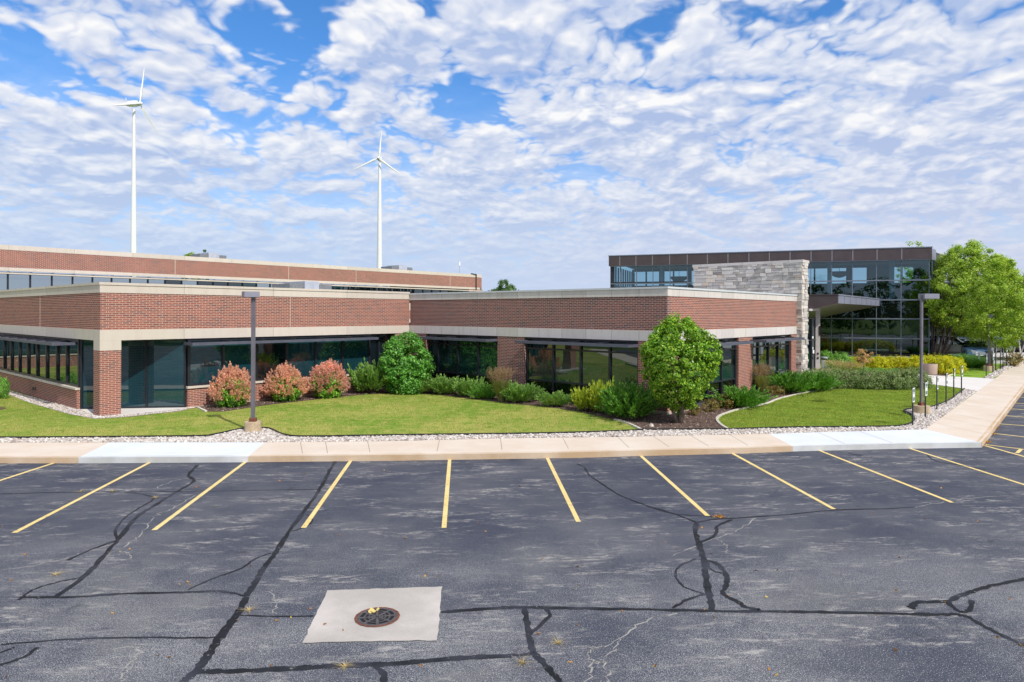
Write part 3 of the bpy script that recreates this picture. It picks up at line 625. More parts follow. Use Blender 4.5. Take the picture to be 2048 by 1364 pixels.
SEALS = [(.13, cr([(225, 665), (330, 590), (400, 520), (470, 440), (545, 350), (620, 300), (700, 250), (775, 205), (755, 180), (790, 140)], 0)),
 (.07, cr([(470, 440), (462, 400), (500, 350), (560, 310), (610, 280), (600, 265), (520, 250), (380, 247), (0, 255)], 0)),
 (.06, cr([(520, 245), (800, 245), (1050, 240), (1270, 238)], 0)),
 (.09, cr([(270, 520), (360, 480), (470, 440)], 0)), (.07, cr([(75, 680), (130, 640), (220, 610), (320, 590)], 0)),
 (.10, cr([(80, 668), (300, 668), (480, 655), (700, 650), (850, 645), (920, 650), (985, 665)], 0)),
 (.17, cr([(985, 665), (960, 720), (900, 800), (850, 870), (800, 945), (735, 1005)], 0)),
 (.14, cr([(985, 665), (1020, 610), (1060, 545), (1110, 480), (1160, 400), (1220, 320), (1280, 235), (1320, 160), (1345, 120)], 0)),
 (.06, cr([(750, 640), (850, 595), (960, 555), (1030, 510), (1095, 490)], 0)), (.06, cr([(1160, 405), (1200, 395), (1250, 365), (1225, 335)], 0)),
 (.06, cr([(0, 860), (300, 835), (600, 830), (860, 828), (920, 790), (950, 740)], 0)), (.09, cr([(0, 940), (90, 910), (150, 870)], 0)), (.05, cr([(0, 890), (60, 868)], 0)),
 (.15, cr([(790, 968), (1000, 962), (1300, 945), (1550, 935), (1800, 915), (2048, 902)], 0)), (.11, cr([(1500, 945), (1535, 975), (1530, 1030)], 0)),
 (.06, cr([(960, 740), (1100, 745), (1250, 745)], 0)),
 (.12, cr([(1765, 728), (1900, 718), (2048, 708)], 0)),
 (.12, cr([(0, 708), (300, 713), (640, 720), (900, 725), (1200, 728), (1500, 733), (1700, 738), (1800, 740), (1880, 780), (1970, 825), (2060, 865)], 1024)),
 (.12, cr([(50, 712), (65, 800), (80, 870), (100, 905), (150, 960), (195, 1010)], 1024)), (.10, cr([(0, 900), (60, 898), (95, 890)], 1024)), (.08, cr([(135, 715), (150, 745), (85, 805)], 1024)),
 (.15, cr([(800, 718), (790, 660), (775, 580), (768, 520), (750, 460), (735, 410), (738, 370)], 1024)), (.08, cr([(738, 370), (690, 350), (620, 325), (520, 295), (430, 260), (360, 215), (310, 180), (290, 150), (260, 135)], 1024)),
 (.06, cr([(540, 305), (650, 335), (800, 345)], 1024)), (.07, cr([(738, 370), (800, 358), (900, 352), (1100, 338), (1290, 320), (1480, 315), (1608, 308)], 1024)),
 (.09, cr([(750, 450), (800, 430), (820, 405), (820, 385), (880, 358)], 1024)), (.12, cr([(770, 520), (820, 535), (855, 575), (858, 620), (845, 655), (900, 685), (935, 708), (990, 720)], 1024)),
 (.05, cr([(735, 515), (670, 545), (655, 580), (680, 620), (720, 640), (768, 655)], 1024)), (.07, cr([(775, 655), (700, 680), (640, 712)], 1024)), (.05, cr([(780, 525), (800, 560), (850, 575)], 1024)),
 (.13, cr([(2060, 595), (1980, 610), (1890, 630), (1800, 660), (1740, 685), (1620, 690), (1600, 715)], 1024)), (.10, cr([(1740, 685), (1790, 725), (1830, 720), (1840, 680)], 1024)),
 (.06, cr([(1660, 100), (1700, 125), (1790, 140), (1900, 160)], 1024)), (.13, cr([(1345, 92), (1375, 98), (1400, 101)], 1024))]
for si, (w, pts) in enumerate(SEALS):
    P = [lotpt(x, y, .003) for x, y in pts]; S = smoothline([p[:2] for p in P], 7)
    S = [p+Vector((random.gauss(0, .006), random.gauss(0, .006))) for p in S]
    ribbon('crack_seal', S, w*.68, tar_m, lot, .32, .0025+.00012*si)
# pale unsealed cracks
pale = plain('crack_dirt', (.30, .285, .26), .95, 0, .3, 30)
for pts in (cr([(300, 600), (470, 480), (560, 420), (620, 345), (700, 310), (780, 260)], 0), cr([(470, 480), (510, 490), (525, 515)], 0), cr([(450, 880), (560, 870), (520, 940), (480, 1005)], 0), cr([(1080, 640), (1100, 680), (1100, 735)], 0),
            cr([(300, 1005), (320, 930), (310, 870), (380, 860), (540, 760), (670, 730)], 1024), cr([(320, 930), (370, 920), (430, 830)], 1024), cr([(370, 920), (390, 1005)], 1024), cr([(640, 500), (820, 430), (900, 400), (965, 355)], 1024),
            cr([(1608, 308), (1700, 292), (1800, 275), (2048, 258)], 1024), cr([(860, 640), (900, 655), (930, 700)], 1024), cr([(820, 435), (860, 460), (850, 490)], 1024), cr([(620, 235), (690, 205), (760, 190)], 0), cr([(0, 560), (150, 540), (300, 500), (430, 460)], 0)):
    S = smoothline([lotpt(x, y, .002)[:2] for x, y in pts], 9); S = [p+Vector((random.gauss(0, .03), random.gauss(0, .02))) for p in S]
    ribbon('pale_crack', S, .015, pale, lot, .9, .002)

# storm drain
dc = lotpt(754.5, 1235, .006); drain = empty('storm_drain', dc, 'round cast iron storm drain grate in a pale concrete collar', 'drain')
def loc(o, p): return Vector(p)-o.location
mb = MB(); q = [lotpt(*p, .004) for p in ((605, 1286), (875, 1281), (883, 1174), (655, 1181))]; ring = []
for i in range(4):
    a, b = q[i], q[(i+1) % 4]
    for j in range(14):
        t = j/14; ring.append(a+(b-a)*t+Vector((random.gauss(0, .008), random.gauss(0, .008), 0)))
mb.face([loc(drain, p)+Vector((0, 0, .006)) for p in ring]); mb.build('concrete_collar', collar_m, drain)
def drain_parts():
    r = .275; mb = MB(); n = 48
    for k in range(n):
        a, b = 2*math.pi*k/n, 2*math.pi*(k+1)/n; w = 1+.008*math.sin(k*2.1)
        for (r0, r1, z0, z1) in ((r*1.13*w, r*1.02, .012, .016), (r*1.02, r*.985, .016, .008)):
            mb.face([(math.cos(a)*r0, math.sin(a)*r0, z0), (math.cos(b)*r0, math.sin(b)*r0, z0), (math.cos(b)*r1, math.sin(b)*r1, z1), (math.cos(a)*r1, math.sin(a)*r1, z1)])
    mb.build('drain_frame', rust_m, drain)
    mb = MB(); mb.cyl((0, 0), r*.98, r*.98, .007, .0085, 40); mb.build('drain_well', black_m, drain)
    mb = MB()
    rings = [(.0, .06), (.10, .15), (.24, .29), (.40, .46), (.60, .68), (.86, 1.0)]
    for r0, r1 in rings:
        for k in range(n):
            a, b = 2*math.pi*k/n, 2*math.pi*(k+1)/n
            mb.face([(math.cos(a)*r0*r, math.sin(a)*r0*r, .014), (math.cos(a)*r1*r, math.sin(a)*r1*r, .014), (math.cos(b)*r1*r, math.sin(b)*r1*r, .014), (math.cos(b)*r0*r, math.sin(b)*r0*r, .014)])
    for k in range(8):
        a = 2*math.pi*k/8+.2; c = Vector((math.cos(a), math.sin(a))); n2 = Vector((-c.y, c.x))
        mb.prism([c*r*.04-n2*.012, c*r*.95-n2*.022, c*r*.95+n2*.022, c*r*.04+n2*.012], .0095, .0155)
    mb.build('grate', iron_m, drain)
drain_parts()

# ------------------------------------------------------------------ buildings
def window(parent, P, Dr, s0, s1, z0, z1, mulls, inset=.14, fm=None, gm=None, trans=(), outer=.09, mw=.09, name='window', pane_list=None, sill=None):
    """window with frame, glass and sill; s along Dr from P (Dr runs so that outside is on its right)"""
    fm = fm or frame_m; gm = gm or glass_teal; n = Vector((Dr.y, -Dr.x))
    def pt(s, o): return P+Dr*s+n*o
    fb = MB()
    def bar(a, b, za, zb, o0, o1): fb.prism([pt(a, o1), pt(b, o1), pt(b, -o0), pt(a, -o0)], za, zb)
    dep = inset+.06; f0 = -inset+.07
    bar(s0, s0+outer, z0, z1, dep, f0); bar(s1-outer, s1, z0, z1, dep, f0)
    bar(s0+outer, s1-outer, z0, z0+outer*.8, dep, f0-.002); bar(s0+outer, s1-outer, z1-outer*.9, z1, dep, f0-.002)
    ms = sorted(m_ for m_ in mulls if s0+.1 < m_ < s1-.1)
    for m_ in ms: bar(m_-mw/2, m_+mw/2, z0+outer*.8, z1-outer*.9, dep, f0+.004)
    for t in trans:
        es = [s0+outer]+ms+[s1-outer]
        for a, b in zip(es, es[1:]): bar(a+(mw/2 if a in ms else 0), b-(mw/2 if b in ms else 0), t-.035, t+.035, dep, f0-.004)
    fr = fb.build(name, fm, parent)
    mats = gm if isinstance(gm, (list, tuple)) else [gm]; gb = MB(); es = [s0+.02]+ms+[s1-.02]; zs = [z0+.02]+list(trans)+[z1-.02]; kidx = 0
    for i, (a, b) in enumerate(zip(es, es[1:])):
        for j, (za, zb) in enumerate(zip(zs, zs[1:])):
            o = -inset+random.uniform(-.004, .004)
            mi = 0
            if pane_list: mi = pane_list(i, j, len(zs)-1)
            p0, p1 = pt(a, o), pt(b, o+random.uniform(-.003, .003)); gb.face([(*p0, za), (*p1, za), (*p1, zb), (*p0, zb)], mi=mi)
    gb.build('glass', list(mats), fr)
    if sill is not None:
        sb = MB(); sb.prism([pt(s0-.05, .06), pt(s1+.05, .06), pt(s1+.05, -inset-.05), pt(s0-.05, -inset-.05)], z0-.09, z0-.004); sb.build('sill', sill, fr)
    return fr
def sunshade(parent, P, Dr, s0, s1, z0=2.70, z1=2.82, out=.8, braks=()):
    n = Vector((Dr.y, -Dr.x)); mb = MB()
    def pt(s, o): return P+Dr*s+n*o
    t = .05
    mb.prism([pt(s0, out), pt(s1, out), pt(s1, out-t), pt(s0, out-t)], z0, z1)              # nosing
    for a, b in ((s0, s0+t), (s1-t, s1)): mb.prism([pt(a, out-t-.001), pt(b, out-t-.001), pt(b, -.08), pt(a, -.08)], z0, z1-.002)
    k = 0; o = out-t-.03
    while o > .06:
        mb.prism([pt(s0+t+.001, o), pt(s1-t-.001, o), pt(s1-t-.001, o-.07), pt(s0+t+.001, o-.07)], z0+.02, z1-.025); o -= .10
    ob = mb.build('sunshade', shade_m, parent)
    for s in braks:
        bb = MB(); bb.prism([pt(s-.03, out-.12), pt(s+.03, out-.12), pt(s+.03, -.14), pt(s-.03, -.14)], z1+.001, z1+.05); bb.build('bracket', frame_m, ob)
    return ob
UV2 = lambda s, P=A, Dr=U: P+Dr*s

# --- wing on the left
wing1 = empty('brick_building', (0, 0, 0), 'low brick wing with beige bands and a glazed corner behind the square brick pillar', 'building')
NV = -V
mb = MB(); BL = 26.
A2 = A+V*BL
mb.strip(A, B, 3.39, 4.86, -.02, .3, -.28); mb.strip(A2, A, 3.39, 4.86, -.02, .3, 0, -.02)
mb.build('brick_wall', brick, wing1)
mb = MB(); mb.strip(A, B, 2.97, 3.39, .0, .34, -.34); mb.strip(A2, A, 2.97, 3.39, 0, .34); mb.build('stone_band', lime, wing1)
mb = MB(); mb.strip(A, B, 4.86, 5.17, .0, .34, -.34); mb.strip(A2, A, 4.86, 5.17, 0, .34); mb.strip(A, B, 5.17, 5.272, .03, .36, -.36); mb.strip(A2, A, 5.17, 5.272, .03, .36, 0, .03); mb.build('cornice', lime, wing1)
p = A+U*SW(581, A, U); mb = MB(); mb.strip(p-U*.008, p+U*.008, 3.395, 4.855, -.012, .1); mb.build('expansion_joint', lime, wing1)
p = A+V*SW(79, A, V); mb = MB(); mb.strip(p+V*.008, p-V*.008, 3.395, 4.855, -.012, .1); mb.build('expansion_joint', lime, wing1)
mb = MB(); mb.prism([A+U*.35+V*.35, B+V*.35, B+V*BL, A2+U*.35], 4.9, 5.0); mb.build('roof', roof_m, wing1)
mb = MB(); mb.prism([A+U*.3+V*.3, B+V*.3, B+V*BL, A2+U*.3], 2.96, 3.02); mb.build('soffit', frame_m, wing1)
# pillar
pil = MB(); pil.strip(A, A+U*.77, -.1, 2.58, -.01, .72); po = pil.build('pillar', brick, wing1)
pc = MB(); pc.strip(A, A+U*.77, 2.58, 2.968, .0, .72, .0, .0); pc.build('pillar_cap', lime, po)
# low walls and ribbon windows
S1, S2 = SW(376, A, U), 14.6; W2 = B-U*.95
mb = MB(); mb.strip(A+U*S1, A+U*12.95, -.3, .83, -.01, .3); mb.build('low_wall', brick, wing1)
mb = MB(); mb.strip(A2, A+V*2.82, -.3, .83, -.01, .3); mb.build('low_wall', brick, wing1)
mb = MB(); mb.strip(A+U*S1, A+U*12.95, -.3, .04, .012, .2); mb.build('plinth', concrete_m, wing1)
window(wing1, A, U, S1+.02, 12.95, .92, 2.965, [4.97, 6.52, 8.08, 9.65, 11.22], sill=lime, gm=[glass_teal, glass_dark], outer=.12, mw=.11, pane_list=lambda i, j, n: 1 if i in (2,) else 0)
window(wing1, A2, -V, 0, BL-2.84, .92, 2.965, [BL-x for x in (4.53, 5.95, 7.55, 9.15, 10.75, 12.35, 13.95, 15.5, 17.1, 18.7, 20.3)], sill=lime, gm=[glass_dark, glass_teal], outer=.12, mw=.11, pane_list=lambda i, j, n: 0)
sunshade(wing1, A, U, 3.23, 12.82, braks=[4.97, 6.52, 8.08, 9.65, 11.22, 12.5]); sunshade(wing1, A2, -V, BL-22, BL-3.15, braks=[BL-x for x in (4.53, 5.95, 7.55, 9.15, 10.75, 12.35, 13.95)])
# glazed corner, cut back behind the pillar
g0, g1_ = A+V*2.82+U*.16, A+U*S1+V*.16; gd = (g1_-g0).normalized(); gl = (g1_-g0).length
window(wing1, g0, gd, 0, gl, .02, 2.965, [gl*.18, gl*.62], inset=.0, gm=[glass_teal], outer=.07, mw=.07)
# dark recess and pier by the inner corner
window(wing1, A, U, 12.97, 14.62, .0, 2.965, [13.8], inset=.5, gm=glass_dark, outer=.06)
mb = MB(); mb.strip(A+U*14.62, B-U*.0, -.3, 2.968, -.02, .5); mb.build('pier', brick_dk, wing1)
mb = MB(); s_ = SW(68, A, V); p = A+V*9.0; mb.box((*(p-U*.04), .42), (.16, .16, .14), math.atan2(U.y, U.x)); mb.build('wall_spigot', iron_m, wing1)

# --- wing on the right
wing2 = empty('brick_building', (0, 0, 0), 'low brick wing with three-sided corner, dark tall windows and a light metal roof edge', 'building')
TB = 5.12; eb = -.04
Bq = B-V*.045
D2 = D; C2 = C
def ring2(mb, z0, z1, o, inn, **k):
    mb.strip(Bq, C, z0, z1, o, inn, 0, o); mb.strip(C, D, z0, z1, o, inn, -inn, 0)
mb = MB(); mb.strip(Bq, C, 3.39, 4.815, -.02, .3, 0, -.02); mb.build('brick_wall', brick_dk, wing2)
mb = MB(); mb.strip(C, D, 3.39, 4.815, -.02, .3, -.3, 0); mb.build('brick_wall', brick, wing2)
mb = MB(); ring2(mb, 2.965, 3.39, 0, .34); mb.build('stone_band', lime_lt, wing2)
mb = MB(); ring2(mb, 4.815, TB, 0, .34); mb.build('cornice', lime_lt, wing2)
mb = MB(); ring2(mb, TB, 5.20, .035, .40); mb.build('coping', coping_m, wing2)
mb = MB(); mb.prism([C+U*.35+V*.35, D+V*.35, D+V*20, B+U*.35+V*4], 4.8, 4.9); mb.build('roof', roof_m, wing2)
mb = MB(); mb.prism([C+U*.3+V*.3, D+V*.3, D+V*16, B+U*.3], 2.95, 3.01); mb.build('soffit', frame_m, wing2)
# piers on the shaded side (s measured from C along V)
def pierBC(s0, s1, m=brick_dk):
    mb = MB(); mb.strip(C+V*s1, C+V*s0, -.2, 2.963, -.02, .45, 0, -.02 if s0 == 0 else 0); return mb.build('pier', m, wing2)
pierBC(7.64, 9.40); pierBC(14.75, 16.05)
mb = MB(); mb.prism([C+U*.02-V*-.02, C+U*1.0+V*.02, C+U*1.0+V*1.38, C+U*.02+V*1.38], -.3, 2.963); mb.build('corner_pier', brick, wing2)
mb = MB(); mb.prism([C-U*.03-V*.03, C+U*1.02-V*.03, C+U*1.02+V*1.4, C-U*.03+V*1.4], -.3, .12); mb.build('plinth', concrete_m, wing2)
def rev(s): return -s
Pn = C+V*16.09
def wBC(s0, s1, ms):
    L = 16.09
    return window(wing2, Pn, -V, L-s1, L-s0, .03, 2.96, [L-m_ for m_ in ms], inset=.2, gm=[glass_green, glass_spand, glass_dark], trans=(.92, 2.42), outer=.1, mw=.1, pane_list=lambda i, j, n: (1 if j == 0 else (0 if j == 1 else 2)))
wBC(1.38, 7.64, [2.87, 4.42, 5.98]); wBC(9.40, 14.75, [10.87, 12.4, 13.93])
def wCD(s0, s1, ms): return window(wing2, C, U, s0, s1, .12, 2.96, ms, inset=.2, gm=[glass_green, glass_spand, glass_green], trans=(.98, 2.42), outer=.1, mw=.09, pane_list=lambda i, j, n: (1 if j == 0 else (0 if j == 1 else 2)))
wCD(1.0, 6.98, [2.5, 3.95, 5.40]); wCD(8.65, 14.1, [9.74, 11.11, 12.47])
mb = MB(); mb.strip(C+U*6.98, C+U*8.65, -.3, 2.963, -.02, .4); mb.build('pier', brick, wing2)
mb = MB(); mb.strip(C+U*14.1, D, -.3, 2.963, -.02, .4); mb.build('pier', brick, wing2)
mb = MB(); mb.strip(C+U*1.0, C+U*6.98, -.3, .05, .05, .15, -.03); mb.strip(C+U*8.65, C+U*14.1, -.3, .10, .05, .15); mb.build('plinth', concrete_m, wing2)
mb = MB(); mb.strip(C+U*1.03, C+U*6.98, .052, .17, .012, .15); mb.strip(C+U*8.66, C+U*14.1, .102, .18, .012, .15); mb.build('window_base', shade_m, wing2)
sunshade(wing2, Pn, -V, 16.09-7.52, 16.09-1.36, braks=[16.09-x for x in (2.87, 4.42, 5.98)]); sunshade(wing2, Pn, -V, .3, 16.09-9.42, braks=[16.09-x for x in (10.87, 12.4, 13.93)])
sunshade(wing2, C, U, 1.2, 6.72, braks=[2.5, 3.95, 5.4]); sunshade(wing2, C, U, 8.35, 13.8, braks=[9.74, 11.11, 12.47])

# --- two storey block behind
BK = A+V*29.54; BE = SW(963, BK, U); bs0 = -14.
block = empty('brick_building', (0, 0, 0), 'long two storey brick block rising behind the low wings, ribbon window under its parapet', 'building')
P0, P1 = BK+U*bs0, BK+U*BE
mb = MB(); mb.strip(P0, P1, 7.27, 8.53, -.02, .3); mb.build('brick_wall', brick, block)
mb = MB(); mb.strip(P0, P1, 8.53, 8.88, .0, .34); mb.build('cornice', lime, block)
mb = MB(); mb.strip(P0, P1, 7.03, 7.27, .0, .34); mb.strip(P0, P1, 6.80, 6.90, .25, -.16); mb.build('stone_band', lime, block)
mb = MB(); mb.strip(P0, P1, 4.4, 5.2, .0, .34); mb.build('stone_band', lime, block)
mb = MB(); mb.strip(P0, P1, 3.4, 4.4, -.02, .34); mb.build('brick_wall', brick, block)
mb = MB(); mb.strip(P0, P1, -.3, .83, -.02, .34); mb.build('low_wall', brick, block)
window(block, BK, U, bs0, BE-2.2, .92, 3.0, [3.18+1.55*k for k in range(-11, 30)], inset=.14, gm=[glass_teal], outer=.1, mw=.11, sill=lime)
mb = MB(); mb.strip(P0, P1, 3.0, 3.4, 0, .34); mb.build('stone_band', lime, block)
mb = MB(); mb.prism([P0+V*.35, P1+V*.35, P1+V*18, P0+V*18], 8.5, 8.6); mb.build('roof', roof_m, block)
mb = MB(); mb.prism([P1, P1+V*18, P1+V*18-U*.3, P1-U*.3], -.3, 8.52); mb.build('end_wall', brick, block)
mls = [3.18+1.345*k for k in range(-12, 40)]
window(block, BK, U, bs0, BE-2.2, 5.22, 6.96, mls, inset=.12, gm=[glass_sky, glass_dark, glass_teal], outer=.1, mw=.1, pane_list=lambda i, j, n: (0 if i < 21 or i == 22 or 26 < i < 30 else (1 if i in (21, 23, 24, 25) or i > 33 else 2)))
mb = MB(); mb.strip(BK+U*(BE-2.2), P1, 5.2, 7.03, -.02, .3); mb.build('brick_wall', brick, block)
pieces('bracket', frame_m, block, [(BK+U*(m_-.06), BK+U*(m_+.06), 6.905, 6.97, .22, .1) for m_ in mls[:-2]])
pieces('expansion_joint', lime, block, [(BK+U*(s-.02), BK+U*(s+.02), 7.28, 8.52, -.012, .1) for s in (SW(px, BK, U) for px in (350, 577, 712, 900))])
mb = MB(); s = SW(951, BK, U); p = BK+U*s-V*.1
mb.tube([(*p, 6.9), (*p, 8.9), (*(p-U*.8+V*.1), 8.95)], .07, 6); mb.build('downpipe', frame_m, block)
an = BK+U*SW(941, BK, U)+V*2; a_ = empty('roof_antenna', (*an, 8.6), 'thin white roof antenna near the right end of the brick block', 'antenna')
mb = MB(); mb.tube([(0, 0, 0), (0, 0, 1.5)], .04, 6); mb.build('mast', hvac_m, a_); mb = MB(); mb.cyl((0, 0), .12, .12, 1.4, 1.9, 10); mb.build('whip', white_m, a_)
def rooftop(px0, px1, off, zr, h, label, parts=(.3, .7)):
    P = BK+V*off if zr > 6 else A+V*off; s0, s1 = SW(px0, P, U), SW(px1, P, U); L = s1-s0; o = empty('rooftop_unit', (*(P+U*s0), zr), label, 'rooftop unit', 'rooftop air units'); 
    r = math.atan2(U.y, U.x); o.rotation_euler[2] = r
    mb = MB(); mb.box((L*parts[0]/2, 1, h*.42), (L*parts[0], 2, h*.84)); mb.build('intake_hood', hvac_d, o)
    mb = MB(); mb.box((L*(parts[0]+parts[1])/2, 1, h/2), (L*(parts[1]-parts[0])-.02, 2.2, h)); mb.build('housing', hvac_m, o)
    mb = MB(); mb.box((L*(parts[1]+1)/2, 1, h*.42), (L*(1-parts[1]), 1.9, h*.8)); 
    mb.build('condenser', hvac_d, o); return o
rooftop(399, 453, 3, 8.6, 1.0, 'pale rooftop unit beside the leafy treetop above the brick block'); rooftop(783, 825, 3, 8.6, 1.05, 'small rooftop unit right of the second wind turbine')
rooftop(579, 664, 6, 5.0, .95, 'wide grey rooftop unit on the low left wing roof', (.32, .66))

# --- glazed lobby
E_, F0 = Vector((34.5, 56.)), Vector((9.5, 65.5)); Lb = (E_-F0).normalized(); LL = (E_-F0).length; nb = Vector((Lb.y, -Lb.x))
lobby = empty('glass_building', (0, 0, 0), 'two storey glass lobby with dark bronze fascia and silver mullions', 'building')
SB = .54
js = [.97, 2.52, 4.07, 5.66, 7.26, 9.05, 10.85, 12.64, 14.35, 16.05, 17.74, 19.39, 21.0, 22.83, 24.66]
ER = E_+U*2.6                                   # right return
rows = [SB, 2.07, 3.72, 5.31, 6.95, 8.66]
mb = MB(); mb.strip(F0, E_, 8.66, 9.60, .32, .3, .1, .1); mb.build('fascia', fascia_m, lobby)
mb = MB(); mb.strip(E_+U*.02+nb*.32, ER, 8.66, 9.60, .0, .3, 0, 0); mb.build('fascia_return', zinc_m, lobby)
mb = MB(); mb.strip(F0, E_, 9.601, 9.68, .36, .3, .14, .14); mb.strip(F0, E_, 8.60, 8.659, .3, .1); mb.build('fascia_trim', mull_m, lobby)
pieces('fascia_joint', joint_m, lobby, [(F0+Lb*(s-.03), F0+Lb*(s+.03), 8.67, 9.59, .328, -.3) for s in js])
def mullion(mb, s, z0, z1, w=.055, o0=.06, o1=.12): mb.strip(F0+Lb*(s-w/2), F0+Lb*(s+w/2), z0, z1, o0, o1)
fr = MB()
for s in js+[LL-.05]: mullion(fr, s, SB, 8.6)
for z in rows[:-1]: fr.strip(F0, E_, z-.05, z+.05, .085, .10)
for z in rows[:-1]: fr.strip(E_, ER, z-.04, z+.04, .085, .10, -.1)
for t in (.9, 1.75, 2.6): p = E_+U*t; fr.strip(p-U*.03, p+U*.03, SB, 8.66, .06, .12)
cw = fr.build('curtain_wall', mull_m, lobby)
fr = MB(); fr.strip(F0, F0+Lb*.35, SB, 8.6, .04, .3); fr.strip(F0+Lb*.35, F0+Lb*7.3, 6.98, 7.12, .04, .2); fr.build('corner_post', frame_m, lobby)
gb = MB(); es = [.1]+js+[LL-.05]
for i, (a, b) in enumerate(zip(es, es[1:])):
    for j, (za, zb) in enumerate(zip(rows, rows[1:])):
        o = nb*random.uniform(-.004, .004); p, q = F0+Lb*a+o, F0+Lb*b+o*.3
        mi = 1 if (j == 2) else (0 if j > 2 else 2)
        gb.face([(*p, za), (*q, za), (*q, zb), (*p, zb)], mi=mi)
for (za, zb) in zip(rows, rows[1:]):
    for a, b in ((0, .9), (.9, 1.75), (1.75, 2.6)): gb.face([(*(E_+U*a), za), (*(E_+U*b), za), (*(E_+U*b), zb), (*(E_+U*a), zb)])
gb.build('glass', [glass_clear, glass_spand, glass_low], cw)
mb = MB(); mb.strip(F0, E_, -.3, SB-.05, .02, .3); mb.strip(E_, ER, -.3, SB-.05, .02, .3, -.3); mb.build('plinth', black_m, lobby)
BKL = -nb*11
q0, q1 = F0+BKL, E_+BKL+Lb*4
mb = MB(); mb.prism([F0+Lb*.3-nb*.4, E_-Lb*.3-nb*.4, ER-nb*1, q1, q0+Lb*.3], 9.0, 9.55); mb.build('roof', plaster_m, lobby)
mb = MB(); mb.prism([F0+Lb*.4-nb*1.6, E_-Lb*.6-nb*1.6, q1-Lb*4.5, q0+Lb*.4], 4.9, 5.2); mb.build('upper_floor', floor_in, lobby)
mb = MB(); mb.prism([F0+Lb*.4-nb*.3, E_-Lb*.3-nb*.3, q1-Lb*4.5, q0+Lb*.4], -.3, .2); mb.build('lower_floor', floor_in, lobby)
# back wall: solid below, windows above
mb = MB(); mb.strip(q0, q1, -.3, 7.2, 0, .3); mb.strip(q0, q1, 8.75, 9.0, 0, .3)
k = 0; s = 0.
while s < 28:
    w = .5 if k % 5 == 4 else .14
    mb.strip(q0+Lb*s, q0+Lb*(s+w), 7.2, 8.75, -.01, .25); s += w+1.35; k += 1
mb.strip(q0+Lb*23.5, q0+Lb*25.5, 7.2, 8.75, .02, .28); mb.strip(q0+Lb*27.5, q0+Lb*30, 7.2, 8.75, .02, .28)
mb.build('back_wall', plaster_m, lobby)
mb = MB(); LW0, LW1 = F0+Lb*.1-nb*.4, q0+Lb*.1
ld = (LW1-LW0).normalized()
mb.strip(LW1, LW0, -.3, 6.9, 0, .2)
for t in np.arange(0, 10.8, 1.2): mb.strip(LW0+ld*(t+.12), LW0+ld*t, 6.9, 8.7, 0, .15)
mb.build('side_wall', frame_m, lobby)
for s, dp in ((4.5, 3.2), (11.8, 3.), (19.5, 3.5), (24.3, 2.2)):
    p = F0+Lb*s-nb*dp; mb = MB(); mb.cyl(p, .2, .2, -.2, 9., 14); mb.build('column', white_m, lobby)
for s, dp, zc in ((6.0, 4., 7.75), (20.3, 3.6, 7.95), (13.2, 4, 7.8)):                     # bowl pendants seen through the upper glass
    p = F0+Lb*s-nb*dp; mb = MB(); n = 20
    prof = [(.05, -.55), (.35, -.48), (.65, -.32), (.88, -.08), (.95, 0), (.80, .0)]
    for (r0, z0), (r1, z1) in zip(prof, prof[1:]):
        for k in range(n):
            a, b = 2*math.pi*k/n, 2*math.pi*(k+1)/n
            mb.face([(p.x+math.cos(a)*r0, p.y+math.sin(a)*r0, zc+z0), (p.x+math.cos(b)*r0, p.y+math.sin(b)*r0, zc+z0), (p.x+math.cos(b)*r1, p.y+math.sin(b)*r1, zc+z1), (p.x+math.cos(a)*r1, p.y+math.sin(a)*r1, zc+z1)])
    mb.tube([(p.x, p.y, zc-.2), (p.x, p.y, 9)], .02, 5); mb.build('bowl_lamp', soffit_m, lobby)
for s, z in ((13.4, 3.2), (15.3, 3.2)):
    p = F0+Lb*s-nb*2.5; mb = MB(); mb.cyl(p, .12, .12, 2.6, 3.7, 10); mb.tube([(*p, 3.7), (*p, 4.9)], .015, 5); mb.build('pendant_lamp', white_m, lobby)

